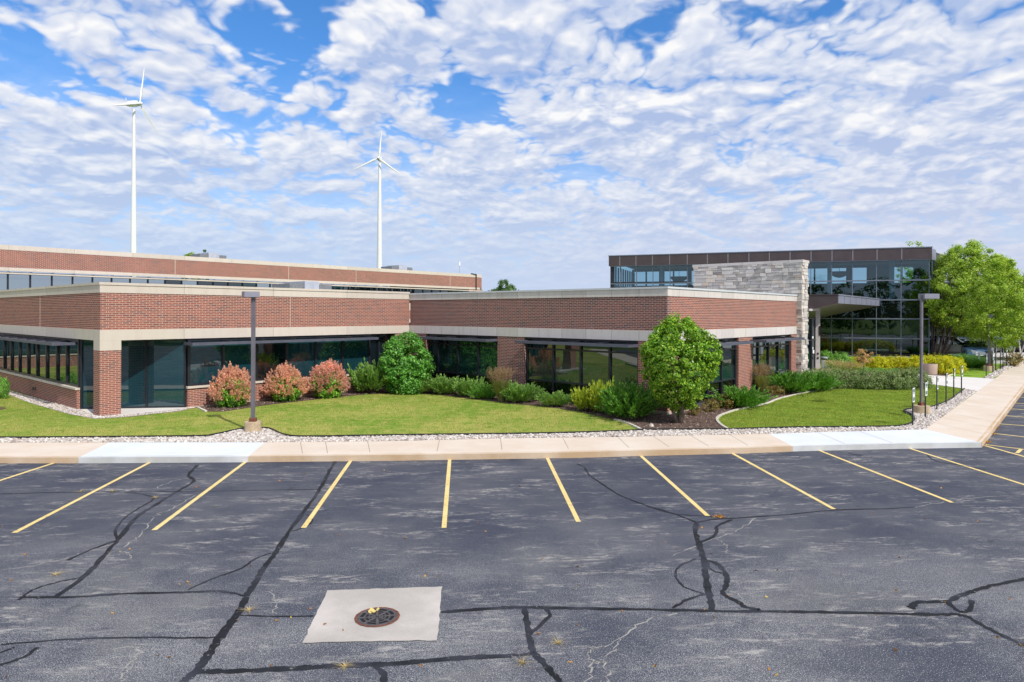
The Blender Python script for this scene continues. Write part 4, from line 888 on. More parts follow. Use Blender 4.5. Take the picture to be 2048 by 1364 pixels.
# stone wall standing between the brick wing and the lobby
GS = Vector((16.42, 38.37)); GT = 7.02
sw = empty('stone_wall', (0, 0, 0), 'tall rough ashlar stone wall with a pale cap between brick wing and glass lobby', 'wall')
TH = .98; Lw = 6.65
mb = MB(); mb.prism([GS+V*.04+U*.04, GS+U*(TH-.04)+V*.04, GS+U*(TH-.04)+V*Lw, GS+U*.04+V*Lw], -.3, GT); mb.build('core', mortar_m, sw)
mb = MB(); mb.prism([GS-V*.05-U*.05, GS+U*(TH+.05)-V*.05, GS+U*(TH+.05)+V*(Lw+.05), GS-U*.05+V*(Lw+.05)], GT, GT+.16); mb.build('cap', lime_lt, sw)
def ashlar(P, Dr, L, z0, z1, name):
    n = Vector((Dr.y, -Dr.x)); mb = MB(); z = z0
    rows_ = []
    while z < z1-.02:
        h = min(random.choice((.16, .2, .26, .32)), z1-z); rows_.append((z, h)); z += h
    for z, h in rows_:
        s = -random.uniform(0, .2)
        while s < L:
            w = random.uniform(.24, .74); a, b = max(s, 0), min(s+w, L)
            if b-a > .05:
                parts = [(z, h)] if h < .24 or random.random() < .5 else [(z, h/2), (z+h/2, h/2)]
                for zz, hh in parts:
                    o = random.uniform(.0, .075); e = .008; c = .012
                    j = lambda: random.uniform(-.006, .006)
                    p0, p1 = P+Dr*(a+e), P+Dr*(b-e)
                    f = [(*(p0+n*o), zz+e+j()), (*(p1+n*(o+random.uniform(-.02, .02))), zz+e+j()), (*(p1+n*(o+random.uniform(-.02, .02))), zz+hh-e+j()), (*(p0+n*o), zz+hh-e+j())]
                    bk = [(*(p0-n*.06), zz), (*(p1-n*.06), zz), (*(p1-n*.06), zz+hh), (*(p0-n*.06), zz+hh)]
                    base = len(mb.v); mb.v += f+bk
                    for q_ in ((0, 1, 2, 3), (4, 5, 1, 0), (1, 5, 6, 2), (3, 2, 6, 7), (4, 0, 3, 7)):
                        mb.f.append([base+i for i in q_]); mb.uv += [(0, 0)]*4; mb.mi.append(0)
            s += w
    return mb.build(name, ashlar_m, sw)
ashlar(GS+V*Lw, -V, Lw, 0., GT, 'stone_facing'); ashlar(GS+V*.03, U, TH, 0., GT, 'stone_facing')

# entrance: door box, canopy, column
KC, KR = Vector((21.4, 44.5)), Vector((31.06, 57.3)); KL = KC+(Vector((19.75, 45.3))-KC).normalized()*4.6; KB = F0+Lb*(LL*(1-.42))+nb*.12
can = empty('entrance_canopy', (0, 0, 0), 'wedge shaped metal canopy over the entrance, tapering to a thin right edge', 'canopy')
cd_ = (KR-KC).normalized(); cp = Vector((cd_.y, -cd_.x))
def zbot(p): return 4.81-.235*max(0, -(Vector(p)-KC).dot(cp))
KR2 = KR
plan = [KC, KR2, KB, KL]
mb = MB(); N_ = 8
zt_ = 5.37
mb.face([(*p, zt_) for p in plan]); mb.build('roof_sheet', zinc_m, can)
mb = MB(); mb.face([(*p, zbot(p)) for p in reversed(plan)]); mb.build('soffit', soffit_m, can)
mb = MB(); mb.face([(*KC, zbot(KC)), (*KR, zbot(KR)), (*KR, zt_), (*KC, zt_)]); mb.strip(KC, KR, zt_-.03, zt_+.05, .04, .1); mb.build('side_fascia', zinc_m, can)
mb = MB(); mb.face([(*KL, zbot(KL)), (*KC, zbot(KC)), (*KC, zt_), (*KL, zt_)]); mb.strip(KL, KC, zt_-.03, zt_+.05, .03, .1, 0, .02); mb.face([(*KB, zbot(KB)), (*KL, zbot(KL)), (*KL, zt_), (*KB, zt_)]); mb.build('front_fascia', fascia_m, can)
L_ = (KR-KC).length
pieces('fascia_seam', mull_m, can, [(KC+cd_*(s-.03), KC+cd_*(s+.03), zbot(KC)+.01, zt_-.03, .012, .02) for s in (.06+k*(L_-.1)/8. for k in range(9))])
v0 = G(1610, 745.5).xy; col_p = v0+U*2.2-V*.12
mb = MB(); n0 = (Vector((0, 0))-col_p).normalized(); t0 = Vector((-n0.y, n0.x))
zc_ = zbot(col_p)
mb.prism([col_p-t0*.15-n0*.15, col_p-t0*.15+n0*.15, col_p+t0*.13+n0*.15, col_p+t0*.13-n0*.15], -.2, zc_+.02)
mb.build('column', planter_m if False else plain('column_panel', (.52, .47, .44), .6, 0, .1), can)
mb = MB(); a = col_p+n0*.16; 
for z in (1.42, 1.12): mb.box((*a, z), (.10, .04, .13), math.atan2(t0.y, t0.x))
mb.box((*(a+t0*.13), 2.98), (.13, .06, .62), math.atan2(t0.y, t0.x)); mb.build('card_reader', black_m, can)
# sunlit rib under the soffit
rb0, rb1 = col_p, Vector((19.6, 44.9)); mb = MB(); d_ = (rb1-rb0).normalized(); nn_ = Vector((-d_.y, d_.x))*.09
mb.prism([rb0-nn_, rb0+nn_, rb1+nn_, rb1-nn_], [zbot(rb0)-.16]*2+[zbot(rb1)-.1]*2, [zbot(rb0)+.02]*2+[zbot(rb1)+.02]*2); mb.build('soffit_rib', MATS['column_panel'], can)
# vestibule
vs = empty('entrance_doors', (0, 0, 0), 'dark glass entrance doors with white notices behind the stone wall', 'doors')
v0 = G(1610, 745.5).xy; v1 = v0+U*4.2
mb = MB()
window(vs, v0-U*.6, U, 0, 2.7, .16, 3.85, [.9, 1.8], inset=.02, gm=glass_dark, trans=(2.35,), outer=.08, mw=.08)
def wallpt(px, py, P, Dr):
    X, Z = ray(px, py); n = Vector((-Dr.y, Dr.x)); t = n.dot(P)/(n.x*X+n.y); return Vector((X*t, t, H+Z*t))
nv = Vector((U.y, -U.x))*.035
for (x0, x1, y0, y1) in ((1623, 1626, 672.5, 677), (1624, 1625.5, 694, 699), (1624.5, 1627.5, 700, 707), (1630.5, 1634, 691, 694.6), (1630.5, 1634, 696.4, 697.6), (1631, 1632.6, 699, 703)):
    a = wallpt(x0, y1, v0, U); b = wallpt(x1, y0, v0, U); mb.face([(a.x+nv.x, a.y+nv.y, a.z), (b.x+nv.x, b.y+nv.y, a.z), (b.x+nv.x, b.y+nv.y, b.z), (a.x+nv.x, a.y+nv.y, b.z)])
mb.build('door_notice', white_m, vs)
mb = MB(); mb.prism([v0-U*.6+V*.1, v0+U*2.08+V*.1, v0+U*2.08+V*3.0, v0-U*.6+V*3.0], .0, 3.84); mb.build('vestibule', frame_m, vs)
bn = G(1650, 737.5, .0); bin_ = empty('litter_bin', bn, 'white cylindrical litter bin with black lid beside the entrance column', 'bin')
mb = MB(); mb.cyl((0, 0), .25, .27, 0, .62, 20); mb.build('bin_body', white_m, bin_); mb = MB(); mb.cyl((0, 0), .235, .235, .62, .74, 20); mb.build('opening', black_m, bin_); mb = MB(); mb.cyl((0, 0), .29, .27, .74, .83, 20); mb.build('lid', hvac_m, bin_)

# ------------------------------------------------------------------ lamps, signs, planters
def lamp(px, py_base, hz, lab, armdir, base_r=.28, base_h=.35, pole_w=.105, top_dz=0.):
    g = G(px, py_base); o = empty('lamp_post', g, lab, 'lamp post', 'square shoebox lamps on round concrete bases')
    mb = MB(); mb.cyl((0, 0), base_r*1.03, base_r, -.1, base_h, 28); mb.build('concrete_base', lampc_m, o, bevel=.02)
    mb = MB(); mb.box((0, 0, base_h+.06), (pole_w*2.2, pole_w*2.2, .12), .2); mb.build('base_plate', rust_m, o)
    mb = MB(); mb.box((0, 0, base_h+.12+(hz-base_h-.12)/2), (pole_w, pole_w, hz-base_h-.12), armdir); mb.build('pole', pole_m, o, bevel=.008)
    c, s = math.cos(armdir), math.sin(armdir)
    return o
r1 = R(172)
l1 = lamp(506, 863, 4.66, 'grey lamp post by the pink shrubs on the left lawn', R(170))
def head(o, rot, hz, L=.62, W_=.40, hh=.22, off=.1, arm=.0):
    h = empty_part('lamp_head', o, (0, 0, hz), rot)
    return h
def lamp_head(o, rot, z, L, W_, hh, off):
    c, s = math.cos(rot), math.sin(rot)
    def q(a, b): return Vector((a*c-b*s, a*s+b*c))
    mb = MB(); mb.prism([q(off, -W_/2), q(off+L, -W_/2), q(off+L, W_/2), q(off, W_/2)], z-hh/2, z+hh/2)
    hd = mb.build('lamp_head', head_m, o, bevel=.012)
    mb = MB(); mb.prism([q(off+.05, -W_/2+.04), q(off+L-.04, -W_/2+.04), q(off+L-.04, W_/2-.04), q(off+.05, W_/2-.04)], z-hh/2-.012, z-hh/2-.002); mb.build('lens', plain('lamp_lens', (.3, .28, .24), .3), hd)
lamp_head(l1, R(215), 4.72, .50, .40, .19, -.16)
l2 = lamp(1842.5, 827, 4.86, 'grey lamp post among the sign posts on the right lawn', R(15), .31, .33, .085)
lamp_head(l2, R(12), 4.80, .70, .34, .20, .0)
l3 = lamp(1978, 742, 3.6, 'distant lamp post half hidden by the birch crown', R(45), .30, .35, .14)
lamp_head(l3, R(45), 3.65, .7, .34, .2, .05)
ord_ = ['nearest', 'second', 'third', 'fourth', 'fifth', 'sixth']
sg_m = plain('sign_face', (.72, .76, .72), .5, 0, .04); sg_g = plain('sign_ink', (.10, .16, .14), .6)
proto_s = None
posts = [(1825.5, 852), (1850.8, 836), (1873.9, 820), (1892.3, 809.3), (1907.6, 796.7), (1923, 788)]
far_posts = [(1972.5, 753.7), (1985.5, 746.4), (1991.5, 743), (2001, 739.4), (2006, 737.3), (2013, 732.8)]
def sign_post():
    o = empty('sign_post', (0, 0, 0), 'x', 'sign')
    a = Vector((V.x, V.y)); n = -V
    mb = MB(); mb.prism([U*-.03-V*.02, U*.03-V*.02, U*.03+V*.025, U*-.03+V*.025], -.2, 1.42); mb.build('post', post_m, o)
    mb = MB(); mb.strip(U*-.155, U*.155, .88, 1.40, .034, -.026); pl = mb.build('sign_plate', sg_m, o)
    mb = MB()
    def mark(s0, s1, z0, z1): p, q_ = U*s0-V*.036, U*s1-V*.036; mb.face([(*p, z0), (*q_, z0), (*q_, z1), (*p, z1)])
    mark(-.12, .12, 1.24, 1.36); mark(-.10, .10, 1.19, 1.215); mark(-.12, .12, .93, 1.06)
    mb.build('sign_marking', sg_g, pl); return o
sp = sign_post()
for i, (x, y) in enumerate(posts): place(sp, i == 0, G(x, y), random.uniform(-.06, .06), 1, ['sign post nearest the camera, left of the lamp post', 'sign post just right of the right lamp post base', 'third sign post, just right of the lamp', 'fourth sign post along the pale gravel', 'fifth sign post along the pale gravel', 'sixth sign post, beside the entry path'][i], 'sign posts along the walk')
for i, (x, y) in enumerate(far_posts): place(sp, False, G(x, y), random.uniform(-.06, .06), 1.0 if i != 2 else 1.25, 'far sign post beyond the entry path, %s from the path' % ord_[i], 'sign posts beyond the entry path')
def planter(x0, x1, yb, yt, label):
    g = G((x0+x1)/2, yb-2); r = (x1-x0)/2*mpp(g.y); h = (yb-yt)*mpp(g.y)*.93; g.y += r*.7
    o = empty('planter', g, label, 'planter', 'round concrete planters'); mb = MB(); mb.cyl((0, 0), r, r*1.02, 0, h, 32, True); mb.build('pot', planter_m, o, bevel=.03)
    mb = MB(); mb.cyl((0, 0), r*.8, r*.8, h+.002, h+.01, 20); mb.build('soil', mulch_m, o)
planter(1853, 1879, 751, 728.5, 'round beige concrete planter beside the golden shrubs'); planter(1806, 1836, 764, 743.5, 'beige concrete planter half hidden left of the lamp pole')
bd = G(1958, 735); o = empty('info_board', bd, 'white tilted information board on a thin post in the lily bed', 'sign')
mb = MB(); mb.box((0, 0, .45), (.07, .07, 1.1)); mb.build('post', white_m, o)
mb = MB(); mb.face([(-.42, .1, .98), (.42, -.25, .90), (.42, -.05, 1.06), (-.30, .35, 1.22)]); mb.face([(-.30, .35, 1.19), (.42, -.05, 1.03), (.42, -.25, .87), (-.42, .1, .95)]); mb.build('panel', white_m, o)

# ------------------------------------------------------------------ wind turbines
def turbine(px, hub_y, dist, R_, yaw, start, label, dark=None):
    X, Z = ray(px, hub_y); hub = Vector((X*dist, dist, H+Z*dist)); o = empty('wind_turbine', (hub.x, hub.y, 0), label, 'wind turbine', 'three-bladed white wind turbines')
    hz = hub.z; mb = MB(); m_ = mpp(dist)
    sections = [(0, 6.6), (hz*.25, 5.9), (hz*.251, 5.7), (hz*.6, 4.4), (hz*.98, 2.6)]
    for (z0, r0), (z1, r1) in zip(sections, sections[1:]): mb.cyl((0, 0), r0*m_*1.0, r1*m_*1.0, z0, z1, 20, True)
    mb.build('tower', turb_m, o, smooth=False)
    ax = Vector((math.cos(yaw), math.sin(yaw), 0)); side = Vector((-ax.y, ax.x, 0)); up = Vector((0, 0, 1))
    mb = MB(); n = 14; prof = [(-1.05, .05), (-.95, .22), (-.6, .36), (-.1, .42), (.3, .40), (.55, .30)]; k_ = R_*.19
    for (a0, w0), (a1, w1) in zip(prof, prof[1:]):
        for k in range(n):
            A0, A1 = 2*math.pi*k/n, 2*math.pi*(k+1)/n
            f = lambda a, w, t: Vector((0, 0, hz+.1))+ax*a*k_*1.3+(side*math.cos(t)+up*math.sin(t))*w*k_
            mb.face([f(a0, w0, A0), f(a0, w0, A1), f(a1, w1, A1), f(a1, w1, A0)])
    mb.tube([Vector((0, 0, hz+.3))-ax*k_*1.2, Vector((0, 0, hz+.3))-ax*k_*1.2+up*.9], .04, 5)
    mb.build('nacelle', turb_m, o, smooth=True)
    hc = Vector((0, 0, hz+.1))+ax*k_*.85
    mb = MB(); prof = [(-.12, .22), (.1, .24), (.25, .17), (.33, .03)]
    for (a0, w0), (a1, w1) in zip(prof, prof[1:]):
        for k in range(n):
            A0, A1 = 2*math.pi*k/n, 2*math.pi*(k+1)/n
            f = lambda a, w, t: hc+ax*a*k_*1.3+(side*math.cos(t)+up*math.sin(t))*w*k_
            mb.face([f(a0, w0, A0), f(a0, w0, A1), f(a1, w1, A1), f(a1, w1, A0)])
    mb.build('hub', turb_m, o, smooth=True)
    for b in range(3):
        th = start+b*2*math.pi/3; d = side*math.cos(th)+up*math.sin(th); t = ax.cross(d); mb = MB(); st = [(0.03, .10), (.10, .11), (.2, .19), (.5, .13), (.85, .075), (1.0, .03)]
        st = [(a, w*R_*.48) for a, w in st]
        for (a0, w0), (a1, w1) in zip(st, st[1:]):
            def ringp(a, w):
                c = hc+d*R_*a; return [c+t*w*.35+ax*.0, c+ax*w*.22, c-t*w*.65, c-ax*w*.22]
            r0, r1 = ringp(a0, w0), ringp(a1, w1)
            for k in range(4): mb.face([r0[k], r0[(k+1) % 4], r1[(k+1) % 4], r1[k]])
        mb.build('blade', turb_m, o)
turbine(268, 208.5, 117, 6.7, R(-8), R(80), 'nearer wind turbine on the left with its rotor turned to the right')
turbine(759.5, 319.3, 159, 6.5, R(-95), R(84), 'farther wind turbine seen face on above the brick block')

# ------------------------------------------------------------------ plants
def leaf_quads(pos, nrm, size, aspect=.55, fold=.25, droop=0.):
    n = len(pos); nrm = nrm/np.linalg.norm(nrm, axis=1, keepdims=True)
    r = rng.normal(size=(n, 3)); t = np.cross(nrm, r); t /= np.linalg.norm(t, axis=1, keepdims=True)+1e-9; b = np.cross(nrm, t)
    s = size[:, None]; v = np.stack([pos-t*s*.5, pos+b*s*.5*aspect-nrm*s*fold*.3, pos+t*s*.5-nrm*s*droop, pos-b*s*.5*aspect-nrm*s*fold*.3], 1)
    return v.reshape(-1, 3), np.arange(4*n).reshape(n, 4)
def dir_quads(pos, d, length, width):
    """elongated leaves that lie along d"""
    n = len(pos); d = d/np.linalg.norm(d, axis=1, keepdims=True); r = rng.normal(size=(n, 3)); b = np.cross(d, r); b /= np.linalg.norm(b, axis=1, keepdims=True)+1e-9
    L = length[:, None]; W_ = width[:, None]; v = np.stack([pos, pos+d*L*.45+b*W_*.5, pos+d*L, pos+d*L*.45-b*W_*.5], 1)
    return v.reshape(-1, 3), np.arange(4*n).reshape(n, 4)
def unit(n):
    v = rng.normal(size=(n, 3)); return v/np.linalg.norm(v, axis=1, keepdims=True)
def join(parts):
    vs, fs, k = [], [], 0
    for v, f in parts: vs.append(v); fs.append(f+k); k += len(v)
    return np.concatenate(vs), np.concatenate(fs)
def crown(profile, nclump, nleaf, cr_, size, seed=0, sq=(1, 1), inner=.25, lump=.18, up=.5):
    """profile [(z, radius)] of the outline; clumps of leaves spread through its volume"""
    global rng
    rng = np.random.default_rng(seed); zs = np.array([p[0] for p in profile]); rs = np.array([p[1] for p in profile])
    cz = rng.uniform(zs[0], zs[-1], nclump*6); w = np.interp(cz, zs, rs); keep = rng.random(nclump*6) < (w/rs.max())**1.2; cz = cz[keep][:nclump]; n = len(cz)
    th = rng.uniform(0, 2*np.pi, n); rr = np.interp(cz, zs, rs); lo = 1+lump*np.sin(3*th+cz*2.3+seed)+lump*.7*np.sin(5*th-cz*3.1)
    q = np.where(rng.random(n) < inner, rng.uniform(.2, .75, n), rng.uniform(.80, 1.0, n))
    c = np.stack([np.cos(th)*rr*q*lo*sq[0], np.sin(th)*rr*q*lo*sq[1], cz], 1)
    crr = cr_*rng.uniform(.6, 1.25, n); k = rng.integers(int(nleaf*.6), int(nleaf*1.4), n); idx = np.repeat(np.arange(n), k); m = len(idx)
    u = unit(m); rad = rng.random(m)**.45; pos = c[idx]+u*(crr[idx]*rad)[:, None]*np.array([1, 1, .8])
    out = pos-np.array([0, 0, zs.mean()]); out /= np.linalg.norm(out, axis=1, keepdims=True)+1e-6
    nrm = u*.55+out*.5+np.array([0, 0, up])+rng.normal(size=(m, 3))*.45
    return leaf_quads(pos, nrm, size*rng.uniform(.65, 1.3, m), .62, .3, .12)
def branch(mb, p, d, L, r, depth, spread=.5, up=.15, kids=3):
    pts = [Vector(p)]; rad = [r]; d = Vector(d).normalized()
    for k in range(4):
        d = (d+Vector((random.gauss(0, .1), random.gauss(0, .1), up*.3+random.gauss(0, .05)))).normalized(); pts.append(pts[-1]+d*L/4); rad.append(r*(1-.16*(k+1)))
    mb.tube(pts, rad, 7 if depth > 1 else 5)
    if depth > 0:
        for k in range(kids):
            a = random.uniform(0, 6.28); q = d.orthogonal().normalized(); q = Matrix.Rotation(a, 3, d) @ q; i = random.choice((2, 3, 4))
            branch(mb, pts[i], (d*(1-spread)+q*spread+Vector((0, 0, up))), L*random.uniform(.55, .8), rad[i]*.65, depth-1, spread, up, kids)

# pear tree at the corner
pt_ = G(1357, 846); pear = empty('pear_tree', pt_, 'round-headed bright green pear tree in front of the brick corner', 'tree')
v, f = crown([(.48, .25), (.75, .60), (1.15, .90), (1.65, 1.15), (2.2, 1.33), (2.7, 1.38), (3.2, 1.12), (3.6, .75), (3.95, .3)], 560, 62, .2, .105, 3, inner=.12, lump=.09, up=.25)
tips = []
for k in range(26):                         # shoots that break the outline
    a = random.uniform(0, 6.28); r = random.uniform(.1, 1.0); z0 = 3.78-r*.75; m = 40; t = np.linspace(0, 1, m); q = np.stack([np.cos(a)*r*(1+t*.12), np.sin(a)*r*(1+t*.12), z0+t*random.uniform(.3, .52)], 1)+rng.normal(size=(m, 3))*.05
    tips.append(leaf_quads(q, rng.normal(size=(m, 3))+np.array([0, 0, .5]), rng.uniform(.06, .11, m), .6))
v, f = join([(v, f)]+tips); npmesh('crown', v, f, L_pear, pear)
mb = MB(); random.seed(5)
for k in range(5): a = k*1.3; branch(mb, (math.cos(a)*.05, math.sin(a)*.05, -.05), (math.cos(a)*.42, math.sin(a)*.42, 1), 1.3, .085, 2, .4, .3)
mb.build('trunk', bark_m, pear, smooth=True)
v, f = crown([(.1, .15), (.4, .17), (.7, .28)], 30, 16, .12, .06, 9); npmesh('trunk_shoots', v, f, L_pear, pear)

# big viburnum in the inner corner
vb = G(812, 786); vib = empty('viburnum', vb, 'tall green leafy shrub in the inner corner of the brick building', 'shrub')
v, f = crown([(.05, .75), (.4, 1.05), (1.1, 1.22), (1.8, 1.22), (2.4, .95), (2.8, .6), (3.05, .25)], 420, 46, .25, .12, 5, inner=.2, lump=.08); npmesh('foliage', v, f, L_vib, vib)
mb = MB(); random.seed(3)
for k in range(5): a = k*1.25; branch(mb, (0, 0, 0), (math.cos(a)*.5, math.sin(a)*.5, 1), 1.1, .04, 2)
mb.build('stem', bark_m, vib)

# birches
def birch(px, py, prof, ncl, nl, label, m, bm, seed, stems=5, cr_=.8, ls=.2, sq=(1, 1), th=.14, lean=.35, off=(0, 0), cat='tree'):
    g = G(px, py); o = empty('birch_tree', g, label, cat, None); v, f = crown(prof, ncl, nl, cr_, ls, seed, sq, .3, .13, .3); v = v+np.array([off[0], off[1], 0]); npmesh('crown', v, f, m, o)
    mb = MB(); random.seed(seed); top = prof[-1][0]
    for k in range(stems): a = k*6.28/stems+.4; branch(mb, (math.cos(a)*.35, math.sin(a)*.35, -.1), (math.cos(a)*lean+off[0]*.12, math.sin(a)*lean+off[1]*.12, 1), top*.45, th, 2, .34, .2, 3)
    mb.build('trunk', bm, o, smooth=True); return o
birch(1874, 716, [(1.8, 1.6), (2.7, 3.3), (4.0, 4.2), (5.4, 4.3), (6.8, 3.7), (8.0, 2.7), (8.9, 1.6), (9.6, .5)], 900, 110, 'tall multi-stemmed birch right of the glass lobby', L_birch, bark_d, 21, 8, .46, .15, (.95, .9), .085, .14, (3.0, .6))
birch(1976, 737.5, [(1.5, .5), (2.1, 1.6), (3.1, 2.1), (4.5, 2.15), (5.7, 1.6), (6.8, 1.0), (7.5, .35)], 420, 95, 'yellowish green birch standing just behind the far lamp post', L_birch, bark_m, 34, 1, .34, .115, (1, 1), .07, .04, (.05, -1.3))
birch(2034, 722, [(2.4, .9), (3.2, 1.8), (4.0, 2.2), (4.9, 2.1), (5.8, 1.4), (6.5, .5)], 240, 70, 'dark leaved birch with thin white trunks at the right edge', L_birch_d, bark_w, 41, 3, .45, .16, (1, 1), .07, .1, (1.3, 0))

def juniper(L, m, seed, n=170, h=1., spread=1., dead=None, name='juniper', upr=.55, needles=56, cat='shrub'):
    """spray-shaped conifer shrub about 2 m across and h high"""
    global rng
    rng = np.random.default_rng(seed); o = empty(name, (0, 0, 0), 'x', cat); P, Dd = [], []
    for k in range(n):
        a = rng.uniform(0, 2*np.pi); tilt = rng.uniform(.0, 1.0); el = upr+(1-upr)*(1-tilt)**1.2+rng.normal()*.1
        d0 = np.array([np.cos(a)*math.cos(el*1.45), np.sin(a)*math.cos(el*1.45), math.sin(el*1.45)]); Ls = rng.uniform(.65, 1.05)*(1.0 if rng.random() < .8 else 1.22)
        r0 = rng.uniform(0, .35)*spread; base = np.array([np.cos(a)*r0, np.sin(a)*r0, .05]); t = np.sort(rng.uniform(.25, 1, needles)); sc = np.array([spread, spread, h])
        curve = base+d0*t[:, None]*Ls*sc+np.stack([np.zeros(needles), np.zeros(needles), .10*t**2*h], 1); w = (.12*(1-t)+.015)[:, None]
        side = rng.normal(size=(needles, 3))*w*.55; P.append(curve+side); q = d0*sc+side/(w+.01)*.45+np.array([0, 0, .15]); Dd.append(q)
    P = np.concatenate(P); Dd = np.concatenate(Dd); m_ = len(P); v, f = dir_quads(P, Dd, rng.uniform(.09, .17, m_), rng.uniform(.03, .06, m_))
    npmesh('foliage', v, f, m, o)
    if dead:
        i = rng.choice(m_, m_//14); j = (P[i, 0] > dead[0]-.35) & (abs(P[i, 0]-dead[0]) < .4) & (P[i, 2] < .7*h); v, f = dir_quads(P[i][j]+np.array([0, -.1, 0]), Dd[i][j], rng.uniform(.1, .16, j.sum()), rng.uniform(.03, .06, j.sum())); npmesh('dead_spray', v, f, L_brown, o)
    mb = MB(); random.seed(seed)
    for k in range(7): a = k*.9; mb.tube([(0, 0, 0), (math.cos(a)*.3*spread, math.sin(a)*.3*spread, .18*h), (math.cos(a)*.6*spread, math.sin(a)*.6*spread, .42*h)], [.03, .02, .008], 5)
    mb.build('stem', bark_d, o); return o
def spot(px, py, back=0.): g = G(px, py); d = Vector((g.x, g.y)).normalized(); g.x += d.x*back; g.y += d.y*back; g.z = zg(g.x, g.y); return g
def szpx(w, h, g): return w*mpp(g.y), h*mpp(g.y)
JA = juniper('a', L_jun, 2, 125, .85, 1.0, (.0, 0)); JB = juniper('b', L_jun_b, 3, 150, 1.0, 1.0, None, upr=.30); JY = juniper('y', L_jun_y, 4, 120, .9, 1., None, upr=.5)
grpL = 'junipers along the brick walls'
JL = [(JA, 742, 789, 98, 56, 'feathery juniper between the pink shrubs and the tall leafy shrub'), (JA, 852, 789, 62, 30, 'low juniper at the foot of the tall leafy shrub'), (JA, 893, 792, 74, 33, 'low spreading juniper with a brown patch, second from the leafy shrub'),
      (JA, 938, 796, 70, 34, 'low juniper left of the tan ornamental grass'), (JB, 968, 801, 50, 30, 'small green juniper tucked at the left foot of the ornamental grass'), (JA, 1040, 809, 86, 36, 'spreading juniper just right of the tan ornamental grass'), (JA, 1108, 817, 66, 28, 'thin low juniper under the middle of the tall dark window'),
      (JY, 1170, 826, 66, 42, 'small golden juniper at the end of the lawn edge row'), (JY, 1205, 832, 74, 58, 'golden tipped juniper beside the big dark one'), (JB, 1262, 842, 128, 70, 'large dark green juniper beside the brick corner'),
      (JB, 1481, 819, 96, 42, 'blue-green juniper below the brick pier between the two right windows'), (JB, 1580, 789, 90, 42, 'broad juniper in front of the last tall window'), (JB, 1636, 785, 84, 38, 'broad juniper in front of the stone wall'), (JA, 1222, 826, 60, 50, 'yellow-green juniper behind the golden tipped one')]
seen = set()
for i, (pr_, x, y, w, h_, lab) in enumerate(JL):
    g = spot(x, y, .7 if w > 70 else .5); ww, hh = szpx(w, h_, g); first = id(pr_) not in seen; seen.add(id(pr_))
    place(pr_, first, g, random.uniform(0, 6.28), (ww/1.72, ww/2.0, hh/1.2 if pr_ is JB else hh/1.0), lab, grpL)

def hydrangea(seed, pm, label, standard=False):
    global rng
    rng = np.random.default_rng(seed); o = empty('hydrangea', (0, 0, 0), label, 'shrub', 'hydrangeas in flower'); random.seed(seed)
    v, f = crown([(.05, .5), (.35, .72), (.75, .76), (1.05, .55), (1.22, .22)], 150, 34, .2, .12, seed, inner=.2, lump=.08); npmesh('foliage', v, f, L_hyd, o)
    P, Nn = [], []; n = 400
    for k in range(n):
        a = rng.uniform(0, 2*np.pi); el = rng.uniform(-.12, 1.5)**1.0; r = .93+rng.normal()*.11; dx = np.array([np.cos(a)*math.cos(el), np.sin(a)*math.cos(el), math.sin(el)])
        c = dx*np.array([.95, .95, .98])*r+np.array([0, 0, .42]); ax = dx*.8+np.array([0, 0, .75]); ax /= np.linalg.norm(ax); L = rng.uniform(.17, .27); m = 46; t = rng.random(m); w = (1-t)*.085+.014
        if c[2] < .1: continue
        q = unit(m); q -= (q@ax)[:, None]*ax; q /= np.linalg.norm(q, axis=1, keepdims=True); P.append(c+ax*(t*L)[:, None]+q*w[:, None]); Nn.append(q+rng.normal(size=(m, 3))*.4)
    P = np.concatenate(P); Nn = np.concatenate(Nn); v, f = leaf_quads(P, Nn, rng.uniform(.035, .062, len(P)), .9); npmesh('flowers', v, f, pm, o)
    mb = MB()
    for k in range(9): a = k*.7; mb.tube([(0, 0, 0), (math.cos(a)*.3, math.sin(a)*.3, .5), (math.cos(a)*.5, math.sin(a)*.5, 1.0)], [.02, .015, .008], 5)
    mb.build('stem', bark_m, o); return o
H1 = hydrangea(51, L_pink, 'x'); H2 = hydrangea(52, L_pink2, 'x')
for pr_, first, x, y, w, h_, lab in ((H1, True, 464, 818, 84, 74, 'pink flowering hydrangea left of the lamp pole, nearest the patio'), (H1, False, 572, 806, 82, 66, 'salmon hydrangea just right of the lamp pole, middle of three'), (H2, True, 655, 799, 78, 66, 'rose pink hydrangea beside the feathery juniper')):
    g = spot(x, y, .75); ww, hh = szpx(w, h_, g); place(pr_, first, g, random.uniform(0, 6), (ww/2.1, ww/2.1, hh/1.52), lab, 'hydrangeas against the low brick wall')

